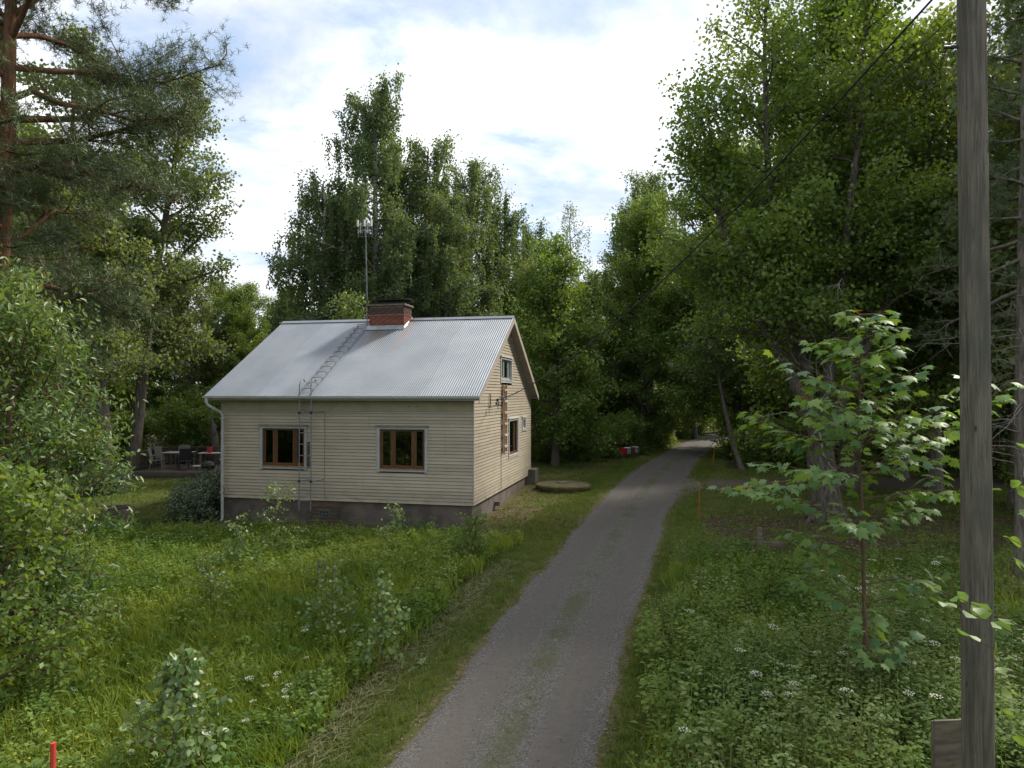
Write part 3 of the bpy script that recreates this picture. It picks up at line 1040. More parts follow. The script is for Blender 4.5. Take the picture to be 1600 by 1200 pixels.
# roof ladder
rlb = Bm()
for xr in (-5.42, -5.05):
    rlb.tube([(xr, -.30, 3.99 + .035), (xr, 3.86, 6.453 + .035)], .014, 6)
rl = rlb.build('roof_ladder', M['steel'], house)
for k in range(14):
    y = -.22 + k * .305
    z = EZ + (y - EY) * SLOPE + .03
    Bm().tube([(-5.42, y, z), (-5.42, y - .02, z + .085), (-5.38, y - .025, z + .10), (-5.09, y - .025, z + .10), (-5.05, y - .02, z + .085), (-5.05, y, z)], .012, 6).build('rung', M['rust'] if k % 4 == 1 else M['steel'], rl)

# chimney
cx0, cx1, cy0, cy1 = -4.97, -3.62, 3.72, 4.50
ch = Bm().box(cx0 + .012, cx1 - .012, cy0 + .012, cy1 - .012, 5.9, 7.16).build('chimney', M['mortar'], house)
course, bl = .079, .272
rng = random.Random(3)
shared = {}


def brick(x, y, z, lx, ly, mt):
    key = (round(lx, 3), round(ly, 3), mt.name)
    if key not in shared:
        o = Bm().box(-lx / 2, lx / 2, -ly / 2, ly / 2, -.033, .033).build('brick', mt, ch, .004)
        shared[key] = o.data
    else:
        o = link('brick', shared[key], ch)
    o.location = (x, y, z)
    o.rotation_euler = (rng.uniform(-.01, .01), rng.uniform(-.006, .006), rng.uniform(-.012, .012))


zc_ = 6.20
row = 0
while zc_ < 7.13:
    mt = M['sootbrick'] if zc_ > 6.86 else M['brick']
    for yy in (cy0 + .055, cy1 - .055):
        nb = 5
        wdt = (cx1 - cx0) / nb
        for k in range(nb + (row % 2)):
            a = cx0 + (k - (.5 if row % 2 else 0)) * wdt
            b = a + wdt
            a, b = max(a, cx0), min(b, cx1)
            if zc_ > (EZ + (yy - EY) * SLOPE if yy < RY else zroof(yy)) - .1:
                brick((a + b) / 2, yy, zc_, b - a - .012, .11, mt)
    for xx in (cx0 + .055, cx1 - .055):
        lim = [cy0 + .115, cy0 + .39 - (.12 if row % 2 else 0), cy1 - .115]
        for a, b in zip(lim[:-1], lim[1:]):
            if zc_ > zroof((a + b) / 2) - .2:
                brick(xx, (a + b) / 2, zc_, .11, b - a - .012, mt)
    zc_ += course
    row += 1
bx('ledge', M['flash'], ch, cx0 - .012, cx1 + .012, cy0 - .012, cy1 + .012, 6.828, 6.842)
bx('slab', M['slab'], ch, cx0 - .05, cx1 + .06, cy0 - .05, cy1 + .05, 7.165, 7.235, .008)
for xx in (cx0 + .12, (cx0 + cx1) / 2, cx1 - .12):
    for yy in (cy0 + .08, cy1 - .08):
        bx('cap_post', M['blackmetal'], ch, xx - .015, xx + .015, yy - .015, yy + .015, 7.235, 7.385)
cp = Bm().poly([(cx0 - .06, cy0 - .14, 7.385), (cx1 + .07, cy0 - .14, 7.385), (cx1 + .07, (cy0 + cy1) / 2, 7.455), (cx0 - .06, (cy0 + cy1) / 2, 7.455), (cx0 - .06, cy1 + .14, 7.385), (cx1 + .07, cy1 + .14, 7.385),
                (cx0 - .06, cy0 - .14, 7.36), (cx1 + .07, cy0 - .14, 7.36), (cx1 + .07, (cy0 + cy1) / 2, 7.43), (cx0 - .06, (cy0 + cy1) / 2, 7.43), (cx0 - .06, cy1 + .14, 7.36), (cx1 + .07, cy1 + .14, 7.36)],
               [(0, 1, 2, 3), (3, 2, 5, 4), (7, 6, 9, 8), (8, 9, 10, 11), (0, 6, 7, 1), (4, 5, 11, 10), (1, 7, 8, 2), (2, 8, 11, 5), (0, 3, 9, 6), (3, 4, 10, 9)])
cp.build('rain_cap', M['blackmetal'], ch)
fl = Bm()
zf = EZ + (cy0 - EY) * SLOPE
fl.poly([(cx0 - .04, cy0 - .02, zf + .09), (cx1 + .04, cy0 - .02, zf + .09), (cx1 + .06, cy0 - .16, zf - .075), (cx0 - .06, cy0 - .16, zf - .075)], [(0, 3, 2, 1)])
fl.poly([(cx1 + .015, cy0 - .10, zf + .02), (cx1 + .015, cy1, RZ + .06), (cx1 + .07, cy1, RZ - .02), (cx1 + .07, cy0 - .10, zf - .03)], [(0, 1, 2, 3)])
fl.poly([(cx0 - .015, cy0 - .10, zf + .02), (cx0 - .015, cy1, RZ + .06), (cx0 - .07, cy1, RZ - .02), (cx0 - .07, cy0 - .10, zf - .03)], [(0, 3, 2, 1)])
fl.build('flashing', M['flash'], ch)

# television antenna on its mast beside the chimney
ant = Bm().tube([(-5.04, 3.74, 6.38), (-5.05, 3.74, 7.5), (-5.09, 3.74, 9.0), (-5.11, 3.74, 10.15)], .022, 8).build('tv_antenna', M['steel'], house)
bx('clamp', M['sillwood'], ant, -5.08, -5.0, 3.69, 3.79, 6.98, 7.08)
gr = Bm()
for k in range(7):
    z = 9.70 + k * .095
    gr.tube([(-5.38, 3.70, z), (-4.84, 3.70, z)], .006, 5)
for xx in (-5.38, -5.11, -4.84):
    gr.tube([(xx, 3.70, 9.68), (xx, 3.70, 10.29)], .011, 5)
gr.build('reflector_grid', M['steel'], ant)
bt = Bm()
for xx in (-5.25, -4.97):
    for z in (9.86, 10.10):
        for s in (-1, 1):
            bt.tube([(xx - .02 * s * 0, 3.58, z), (xx + .10 * s, 3.56, z + .05)], .010, 5)
            bt.tube([(xx, 3.58, z), (xx + .10 * s, 3.56, z - .05)], .010, 5)
bt.tube([(-5.25, 3.60, 9.8), (-5.25, 3.60, 10.2)], .012, 5)
bt.tube([(-4.97, 3.60, 9.8), (-4.97, 3.60, 10.2)], .012, 5)
bt.build('dipole', M['ceramic'], ant)
for xx in (-5.375, -5.11, -4.845):
    Bm().box(xx - .02, xx + .02, 3.60, 3.69, 10.06, 10.30).build('bracket', M['ceramic'], ant)

# cellar hatch in the foundation
ht = bx('cellar_hatch', M['hatch'], house, -5.22, -4.26, -.02, .055, -.30, .55)
bx('lintel', M['hatchtop'], ht, -5.24, -4.24, -.04, -.0205, .50, .57)
for k in range(7):
    z = -.27 + k * .108
    bx('plank', M['hatch'], ht, -5.17, -4.31, -.045, -.021, z, z + .094)
vg = bx('vent_grille', M['grille'], ht, -4.92, -4.57, -.056, -.046, .20, .43)
for k in range(3):
    for j in range(2):
        bx('slot', M['blackmetal'], vg, -4.895 + k * .11, -4.82 + k * .11, -.0585, -.0562, .225 + j * .10, .285 + j * .10)

# gable ladder below the attic window, service bracket, lamp, cable
gl_ = Bm().box(.045, .09, 3.50, 3.60, 1.95, 4.33).build('gable_ladder', M['ladderwood'], house)
bx('rail', M['ladderwood'], gl_, .045, .09, 3.98, 4.07, 2.0, 4.33)
for k in range(6):
    z = 2.15 + k * .39
    bx('rung', M['rungpale'], gl_, .062, .125, 3.605, 4.10, z, z + .07)
br = Bm().tube([(.015, 1.80, 3.98), (.06, 1.80, 3.98), (.06, 1.80, 3.58), (.015, 1.80, 3.58)], .016, 6)
br.tube([(.06, 1.80, 3.80), (.30, 1.80, 3.80)], .014, 6)
br.tube([(.05, 1.80, 3.60), (.05, 3.20, 3.66)], .007, 5)
brk = br.build('service_bracket', M['blackmetal'], house)
Bm().lathe([(.0, -.05), (.035, -.045), (.045, -.02), (.03, .0), (.045, .02), (.03, .05), (0, .055)], 10, (.30, 1.80, 3.80)).build('insulator', M['blackmetal'], brk)
Bm().lathe([(.0, -.05), (.03, -.045), (.04, -.02), (.028, .0), (.04, .02), (0, .05)], 10, (.20, 2.05, 3.70)).build('insulator', M['blackmetal'], brk)
Bm().tube([(.028, 3.20, 3.66), (.028, 3.42, 3.6), (.028, 3.42, .75)], .008, 5).build('wall_cable', M['cap'], house)
lm = Bm().lathe([(.0, .12), (.06, .10), (.075, .02), (.06, -.03), (.0, -.035)], 12, (.14, 3.20, 3.80))
lm.tube([(.02, 3.20, 3.88), (.14, 3.20, 3.90)], .014, 6)
lm.build('wall_lamp', M['steel'], house)
bx('floor_vent', M['concrete'], house, -.05, .14, 2.75, 2.9, .28, .42)

# concrete step at the far end of the gable
st = Bm().box(-.35, .30, 8.15, 8.95, .0, .93).build('step', M['concrete'], house, .01)

# ------------------------------------------------------------------ well cover
wx, wy = 1.98, 27.9
wz = GF(wx, wy)
wc = thing('well_cover', 'round mossy concrete well cover with a small square lid beside the road', 'well', (wx, wy, wz), .3)
Bm().lathe([(0.98, -.15), (1.0, .07), (1.06, .08), (1.07, .17), (1.02, .215), (.6, .235), (.0, .245)], 40).build('ring', M['moss'], wc, smooth=False)
Bm().box(-.20, .22, -.16, .16, .232, .275).build('lid', M['concrete'], wc, .01)

# ------------------------------------------------------------------ mailboxes
mx, my = 6.05, 39.4
mz = GF(mx, my)
mz -= .12
ms = thing('mailbox_stand', 'low wooden rail carrying the roadside mailboxes', 'stand', (mx, my, mz), math.radians(52))
bx('rail', M['oldwood'], ms, -.1, 1.75, -.05, .05, .34, .42)
for xx in (.1, 1.5):
    bx('post', M['oldwood'], ms, xx, xx + .08, -.04, .04, -.3, .338)
specs = [('bright red mailbox at the near end of the rail', 'red', 'red', 0.0), ('grey fronted mailbox with pale lid beside the bright red one', 'boxgrey', 'boxwhite', 0.42),
         ('brownish red mailbox, third along the rail', 'boxbrown', 'boxbrown', 0.86), ('grey mailbox with white lid at the far end of the rail', 'boxgrey', 'boxwhite', 1.28)]
ca, sa = math.cos(math.radians(52)), math.sin(math.radians(52))
for lab, m1, m2, off in specs:
    b = thing('mailbox', lab, 'mailbox', (mx + ca * off, my + sa * off, mz + .423), math.radians(52), 'mailboxes by the road')
    b.scale = (.85, .85, .75)
    pr = [(-.17, 0), (.17, 0), (.17, .34), (.10, .40), (-.17, .43)]
    vs = [(x, y, z) for x in (0, .36) for y, z in pr]
    Bm().poly(vs, [(4, 3, 2, 1, 0), (5, 6, 7, 8, 9)] + [(i, (i + 1) % 5, 5 + (i + 1) % 5, 5 + i) for i in range(5)]).build('body', M[m1], b, .008)
    Bm().poly([(-.015, -.20, .40), (.375, -.20, .40), (.375, -.20, .425), (-.015, -.20, .425), (-.015, .11, .405), (.375, .11, .405), (.375, .17, .445), (-.015, .17, .445)],
              [(0, 1, 2, 3), (0, 4, 5, 1), (3, 2, 6, 7), (4, 7, 6, 5), (0, 3, 7, 4), (1, 5, 6, 2)]).build('lid', M[m2], b)
    bx('slot', M['blackmetal'], b, .05, .31, -.176, -.171, .28, .31)

# ------------------------------------------------------------------ marker sticks, stakes
def stick(name, x, y, h, r, mt, lab, lean=(0, 0), group=None):
    z = GF(x, y)
    s = Bm().tube([(0, 0, -.25), (lean[0] * .5, lean[1] * .5, h * .5), (lean[0], lean[1], h)], [r, r, r * .92], 8).build(name, mt, None, smooth=False)
    s.location = (x, y, z)
    tag(s, lab, 'stick', group)


stick('snow_marker', 5.83, 22.44, 1.05, .016, M['orange'], 'thin orange snow marker stick in the grass at the side track', (.03, 0), 'snow marker sticks')
stick('snow_marker', 9.95, 35.75, .98, .018, M['orange'], 'leaning orange snow marker stick beside the far bend of the road', (.16, 0), 'snow marker sticks')
stick('snow_marker', dpx(84, 5.5), 5.5, 1.98, .022, M['redstick'], 'bright red plastic marker stick rising from the near meadow', (.02, 0), 'snow marker sticks')
for k, (px, h, lb) in enumerate(((498, .62, 'thin grey stake in the meadow, the one standing furthest from the road'), (506, .60, 'thin grey stake in the meadow, middle one of the three'), (521, .45, 'short grey stake in the meadow, the one nearest the road'))):
    stick('garden_stake', dpx(px, 15.6), 15.6, h + .06, .019, M['stake'], lb, (.01 * k, 0), 'grey stakes in the meadow')
# low post-and-rail remnant by the bare soil
lp = thing('low_rail', 'short dark wooden post with a low rail at the edge of bare soil', 'rail', (5.92, 18.64, GF(5.92, 18.64)), -.05)
bx('post', M['oldwood'], lp, .44, .54, -.05, .05, -.3, .62)
Bm().box(.0, 1.15, .052, .10, .16, .25).build('rail', M['oldwood'], lp)
bb = thing('leaning_board', 'pale grey wooden board standing in the weeds behind the utility pole', 'board', (dpx(1478, 7.4), 7.4, GF(4.5, 7.4)), .1)
Bm().box(-.16, .26, -.015, .015, -.1, 1.22).build('panel', M['oldwood'], bb)
bx('batten', M['oldwood'], bb, -.16, -.10, .016, .05, -.2, 1.2)

# ------------------------------------------------------------------ utility pole and wires
ux, uy = dpx(1524, 6.5), 6.5
uz = GF(ux, uy)
ut = thing('utility_pole', 'tall weathered grey wooden utility pole close on the road shoulder', 'pole', (ux, uy, uz))
rngp = np.random.default_rng(4)
pb = Bm()
npz, nps = 60, 28
wob = rngp.normal(0, .004, nps)
for i in range(npz):
    z = -.4 + i * (9.4 / (npz - 1))
    r = .130 - .0022 * (z + .4)
    for k in range(nps):
        a = 2 * math.pi * k / nps
        rr = r + wob[k] + .003 * math.sin(3 * a + z * .8) + rngp.normal(0, .0012)
        pb.v.append((rr * math.cos(a), rr * math.sin(a), z))
for i in range(npz - 1):
    for k in range(nps):
        k2 = (k + 1) % nps
        pb.f.append((i * nps + k, i * nps + k2, (i + 1) * nps + k2, (i + 1) * nps + k))
pb.f.append(tuple((npz - 1) * nps + k for k in range(nps)))
pb.build('shaft', M['pole'], ut, smooth=True)
Bm().tube([(.06, .135, 1.2), (.07, .15, 1.9), (.07, .15, 2.9), (.06, .14, 3.4)], .012, 6).build('ground_wire', M['blackmetal'], ut)
Bm().tube([(-.13, 0, 8.36 - .6), (-.26, 0, 8.36 - .6)], .015, 6).build('hook', M['blackmetal'], ut)


def hw(x, y, z):
    """House-local point to world."""
    return Vector((HO[0] + HN[0] * x + HT[0] * y, HO[1] + HN[1] * x + HT[1] * y, z))


def wire(name, a, b, sag, r, lab):
    a, b = Vector(a), Vector(b)
    w = Bm().tube([a.lerp(b, t) - Vector((0, 0, sag * 4 * t * (1 - t))) for t in np.linspace(0, 1, 40)], r, 6).build(name, M['cable'], None, smooth=True)
    tag(w, lab, 'cable')


wire('power_cable', (ux - .26, uy, uz + 7.76 + .55), hw(.31, 1.80, 3.81), .62, .012, 'thick black power cable sagging from the pole to the gable')
wire('thin_wire', (ux - .1, uy + .16, uz + 7.76 + .35), hw(.16, 3.6, 3.83), .35, .005, 'thin second wire strung below the thick black power cable')

# ------------------------------------------------------------------ deck with furniture
DX0, DX1, DY0, DY1, DZ = -16.6, -11.2, 31.0, 34.6, .62
dk = thing('wooden_deck', 'weathered low wooden deck with railing under the trees behind the cottage', 'deck', (DX0, DY0, 0))
Wd, Ld = DX1 - DX0, DY1 - DY0
k = 0
while k * .125 < Ld - .1:
    bx('plank', M['deckwood'], dk, 0, Wd, k * .125, k * .125 + .115, DZ - .028, DZ)
    k += 1
for j in range(2):
    bx('fascia_board', M['deckwood'], dk, 0, Wd, -.03, -.003, DZ - .16 - j * .15, DZ - .03 - j * .15)
bx('underdeck_shade', M['dark'], dk, .05, Wd - .05, .05, Ld - .05, .0, DZ - .03)  # one solid dark block standing in for the shade below the planks
bx('doorstep', M['oldwood'], dk, .1, 3.0, -.42, -.06, .22, .28)


def railing(x_a, y_a, x_b, y_b):
    n = int(math.hypot(x_b - x_a, y_b - y_a) / .14)
    for i in range(n + 1):
        t = i / n
        x, y = x_a + (x_b - x_a) * t, y_a + (y_b - y_a) * t
        big_ = i % 9 == 0 or i == n
        w_ = .045 if big_ else .02
        bx('post' if big_ else 'baluster', M['deckwood'], dk, x - w_, x + w_, y - w_, y + w_, DZ + .001, DZ + (.86 if big_ else .80))
    d = Vector((x_b - x_a, y_b - y_a, 0)).normalized() * .05
    s = Vector((-d.y, d.x, 0))
    for z0_, z1_ in ((.802, .845), (.10, .14)):
        vs = []
        for z in (DZ + z0_, DZ + z1_):
            for p in ((Vector((x_a, y_a, 0)) - d - s), (Vector((x_b, y_b, 0)) + d - s), (Vector((x_b, y_b, 0)) + d + s), (Vector((x_a, y_a, 0)) - d + s)):
                vs.append((p.x, p.y, z))
        Bm().poly(vs, [(0, 3, 2, 1), (4, 5, 6, 7), (0, 1, 5, 4), (1, 2, 6, 5), (2, 3, 7, 6), (3, 0, 4, 7)]).build('handrail', M['deckwood'], dk)


railing(.08, .1, .08, Ld - .1)
railing(.2, Ld - .08, Wd - .1, Ld - .08)


def patio_chair(x, y, rz, cloth, lab):
    t = thing('patio_chair', lab, 'chair', (x, y, DZ), rz, 'patio chairs round the deck table')
    leg = M['chairleg'] if cloth == 'chairgrey' else M['chairblack']
    for sx in (-.24, .24):
        Bm().tube([(sx, -.25, 0), (sx, -.22, .40), (sx, -.21, .62)], .016, 6).build('leg', leg, t)
        Bm().tube([(sx, .27, 0), (sx, .21, .42), (sx, .33, .95)], .016, 6).build('leg', leg, t)
        Bm().tube([(sx, -.21, .62), (sx, .0, .65), (sx, .25, .63)], .018, 6).build('armrest', leg, t)
    Bm().poly([(-.22, -.22, .42), (.22, -.22, .42), (.22, .22, .39), (-.22, .22, .39), (-.22, -.22, .44), (.22, -.22, .44), (.22, .22, .41), (-.22, .22, .41)],
              [(0, 3, 2, 1), (4, 5, 6, 7), (0, 1, 5, 4), (1, 2, 6, 5), (2, 3, 7, 6), (3, 0, 4, 7)]).build('seat', M[cloth], t)
    Bm().poly([(-.22, .20, .44), (.22, .20, .44), (.22, .325, .96), (-.22, .325, .96), (-.22, .225, .44), (.22, .225, .44), (.22, .35, .96), (-.22, .35, .96)],
              [(0, 1, 2, 3), (4, 7, 6, 5), (0, 4, 5, 1), (1, 5, 6, 2), (2, 6, 7, 3), (3, 7, 4, 0)]).build('backrest', M[cloth], t)


patio_chair(-15.85, 32.1, math.radians(105), 'chairgrey', 'grey patio chair at the railing end of the deck, front one')
patio_chair(-16.0, 33.0, math.radians(80), 'chairgrey', 'grey patio chair at the railing end of the deck, half hidden behind another')
patio_chair(-15.45, 33.7, math.radians(10), 'chairgrey', 'grey patio chair on the far side of the deck table')
patio_chair(-14.6, 32.0, math.radians(215), 'chairblack', 'black patio chair in front of the deck table')
patio_chair(-14.3, 32.6, math.radians(250), 'chairblack', 'black patio chair at the house end of the deck table')
tb = thing('patio_table', 'pale topped patio table between the chairs on the deck', 'table', (-15.2, 32.75, DZ))
bx('table_top', M['tabletop'], tb, -.62, .62, -.42, .42, .70, .735, .006)
for sx in (-.55, .55):
    for sy in (-.35, .35):
        Bm().tube([(sx, sy, 0), (sx, sy, .70)], .022, 6).build('leg', M['chairleg'], tb)
ct = thing('serving_counter', 'wooden serving counter with plank top at the house end of the deck', 'counter', (-13.55, 31.9, DZ))
bx('counter_top', M['rungpale'], ct, -.30, 1.1, -.22, .22, .74, .78)
for sx in (-.25, .95):
    bx('leg', M['oldwood'], ct, sx, sx + .09, -.18, .18, .0, .738)
bk = thing('bucket', 'pinkish red plastic bucket standing on the wooden counter', 'bucket', (-13.4, 31.85, DZ + .78))
Bm().lathe([(0, 0), (.095, 0), (.125, .24), (.13, .25), (.118, .25), (.09, .01), (0, .01)], 18).build('tub', M['pink'], bk)
Bm().tube([(-.125, 0, .24), (-.09, -.08, .19), (0, -.13, .16), (.09, -.08, .19), (.125, 0, .24)], .005, 5).build('handle', M['steel'], bk)
gi = thing('barbecue_grill', 'black lidded barbecue grill with pale side shelf below the counter', 'grill', (-12.95, 30.65, .42))
Bm().lathe([(0, .72), (.12, .71), (.24, .64), (.29, .54), (.29, .50), (.25, .40), (.1, .34), (0, .335)], 20).build('kettle', M['blackmetal'], gi)
for a in range(3):
    Bm().tube([(.2 * math.cos(a * 2.1), .2 * math.sin(a * 2.1), .38), (.3 * math.cos(a * 2.1), .3 * math.sin(a * 2.1), -.05)], .014, 6).build('leg', M['blackmetal'], gi)
bx('side_shelf', M['trimwhite'], gi, -.62, -.28, -.2, .2, .50, .525)

# old timber frame on the lawn
cr = thing('timber_frame', 'stack of old grey boards framed as a planting bed on the lawn', 'planter', (-12.25, 22.3, GF(-12.2, 22.3)), .75)
for j in range(4):
    z = j * .135
    e = (.0, .03, -.02, .05)[j]
    bx('board', M['oldwood'], cr, -.36 + e, .36 + e, -.36, -.31, z, z + .125)
    bx('board', M['oldwood'], cr, -.36, .36, .31, .36, z, z + .125 * .98)
    bx('board', M['oldwood'], cr, -.36, -.31, -.305, .305, z, z + .125)
    bx('board', M['oldwood'], cr, .31, .36, -.305, .305, z, z + .125)
for j, (a, b) in enumerate(((-.2, .4), (.05, -.3), (-.1, .2))):
    Bm().box(-.55, .35, -.06, .06, .0, .03, Matrix.Translation((0, a * .6, .545 + j * .035)) @ Matrix.Rotation(b, 4, 'Z') @ Matrix.Rotation(.06, 4, 'Y')).build('loose_board', M['oldwood'], cr)

# red ochre shed far back on the right
sh = thing('garden_shed', 'red ochre board shed half hidden in the woods behind the utility pole', 'shed', (24.5, 38.5, GF(24.5, 38.5)), .1)
bx('wall', M['ochre'], sh, -2.6, 2.6, -1.6, 1.6, .3, 2.5)
bx('plinth', M['concrete'], sh, -2.5, 2.5, -1.5, 1.5, -.3, .298)
for k in range(20):
    bx('batten', M['ochre'], sh, -2.58 + k * .265, -2.52 + k * .265, -1.63, -1.602, .3, 2.48)
Bm().poly([(-2.9, -1.95, 2.35), (2.9, -1.95, 2.35), (2.9, 0, 3.5), (-2.9, 0, 3.5), (-2.9, 1.95, 2.35), (2.9, 1.95, 2.35), (-2.9, -1.95, 2.43), (2.9, -1.95, 2.43), (2.9, 0, 3.58), (-2.9, 0, 3.58), (-2.9, 1.95, 2.43), (2.9, 1.95, 2.43)],
          [(3, 2, 1, 0), (4, 5, 2, 3), (6, 7, 8, 9), (9, 8, 11, 10), (0, 1, 7, 6), (5, 4, 10, 11), (0, 6, 9, 3), (3, 9, 10, 4), (1, 2, 8, 7), (2, 5, 11, 8)]).build('roof', M['blackmetal'], sh)
sw_ = bx('window', M['trimwhite'], sh, .5, 1.4, -1.66, -1.632, 1.1, 1.95)
bx('pane', M['glass'], sw_, .57, 1.33, -1.669, -1.662, 1.17, 1.88)
bx('door', M['hatch'], sh, -1.6, -.7, -1.66, -1.632, .32, 2.2)

# ================================================================== vegetation
def nrm(a):
    return a / np.maximum(np.linalg.norm(a, axis=-1, keepdims=True), 1e-9)


def basis(a, n):
    """Frames whose columns are side, a, normal."""
    a = nrm(a)
    s = nrm(np.cross(a, n))
    n2 = np.cross(s, a)
    return np.stack([s, a, n2], -1)


def unit(rng, n):
    return nrm(rng.normal(size=(n, 3)))


def scatter(TV, TF, P, R, S, tint=None):
    """Copies of template (TV verts, TF list of face arrays) at P with frames R and sizes S."""
    TV = np.asarray(TV, float)
    n, m = len(P), len(TV)
    S = np.asarray(S, float)
    sv = TV[None] * (S[:, None, None] if S.ndim == 1 else S[:, None, :])
    V = np.einsum('nij,nmj->nmi', R, sv) + P[:, None]
    off = (np.arange(n) * m)
    F = [(np.asarray(f)[None] + off[:, None, None]).reshape(-1, np.asarray(f).shape[1]) for f in TF]
    t = None if tint is None else np.repeat(tint, m)
    return V.reshape(-1, 3), F, t


def join(parts):
    V, F3, F4, T = [], [], [], []
    b = 0
    for v, f, t in parts:
        V.append(v)
        T.append(t if t is not None else np.full(len(v), .5))
        for q in f:
            (F3 if q.shape[1] == 3 else F4).append(q + b)
        b += len(v)
    fs = []
    if F3:
        fs.append(np.concatenate(F3))
    if F4:
        fs.append(np.concatenate(F4))
    return np.concatenate(V), fs, np.concatenate(T)


LEAF = (np.array([(0, 0, 0), (.30, .45, .06), (0, 1, -.03), (-.30, .45, .06)]), [np.array([[0, 1, 2, 3]])])
ROUND = (np.array([(0, 0, 0), (.42, .42, .05), (0, 1, -.05), (-.42, .42, .05)]), [np.array([[0, 1, 2, 3]])])
LANCE = (np.array([(0, 0, 0), (.19, .30, .05), (.15, .66, .03), (0, 1, -.12), (-.15, .66, .03), (-.19, .30, .05)]), [np.array([[0, 1, 2, 3], [0, 3, 4, 5]])])
OVAL = (np.array([(0, 0, 0), (.36, .28, .06), (.33, .66, .05), (0, 1, -.06), (-.33, .66, .05), (-.36, .28, .06)]), [np.array([[0, 1, 2, 3], [0, 3, 4, 5]])])


def maple_leaf():
    pts = [(0, 0), (.14, .10), (.42, -.02), (.36, .20), (.60, .36), (.38, .42), (.50, .70), (.24, .62), (0, 1.0),
           (-.24, .62), (-.50, .70), (-.38, .42), (-.60, .36), (-.36, .20), (-.42, -.02), (-.14, .10)]
    v = [(0, .38, .06)] + [(x, y, -.42 * (x * x + .8 * (y - .35) ** 2) + .10 * abs(x)) for x, y in pts]
    n = len(pts)
    return np.array(v), [np.array([[0, 1 + i, 1 + (i + 1) % n] for i in range(n)])]


MAPLE = maple_leaf()


class Wood:
    """Branch tubes collected into one mesh."""

    def __init__(self):
        self.v, self.f, self.n = [], [], 0

    def tube(self, pts, rad, sides=5):
        pts = np.asarray(pts, float)
        k = len(pts)
        rad = np.broadcast_to(np.asarray(rad, float), (k,))
        d = np.gradient(pts, axis=0)
        d = nrm(d)
        ref = np.array([0.3, 0.2, 1.0]) if abs(d[0][2]) < .8 else np.array([1.0, .2, 0])
        s = nrm(np.cross(d, ref))
        u = np.cross(s, d)
        a = np.arange(sides) * 2 * math.pi / sides
        V = pts[:, None] + rad[:, None, None] * (np.cos(a)[None, :, None] * s[:, None] + np.sin(a)[None, :, None] * u[:, None])
        i = np.arange(k * sides).reshape(k, sides) + self.n
        j = np.roll(i, -1, axis=1)
        self.f.append(np.stack([i[:-1].ravel(), j[:-1].ravel(), j[1:].ravel(), i[1:].ravel()], 1))
        self.v.append(V.reshape(-1, 3))
        self.n += k * sides

    def mesh(self, name):
        return mesh_np(name, np.concatenate(self.v), [np.concatenate(self.f)], smooth=True)


def bend_path(rng, base, d, L, k=6, up=0.0, wob=.12):
    pts = [np.array(base, float)]
    d = np.array(d, float)
    for i in range(k - 1):
        d = nrm(d + np.array([0, 0, up]) / (k - 1) + rng.normal(0, wob, 3))
        pts.append(pts[-1] + d * L / (k - 1))
    return np.array(pts)


def along(pts, t):
    t = np.atleast_1d(t) * (len(pts) - 1)
    i = np.clip(t.astype(int), 0, len(pts) - 2)
    f = (t - i)[:, None]
    return pts[i] * (1 - f) + pts[i + 1] * f


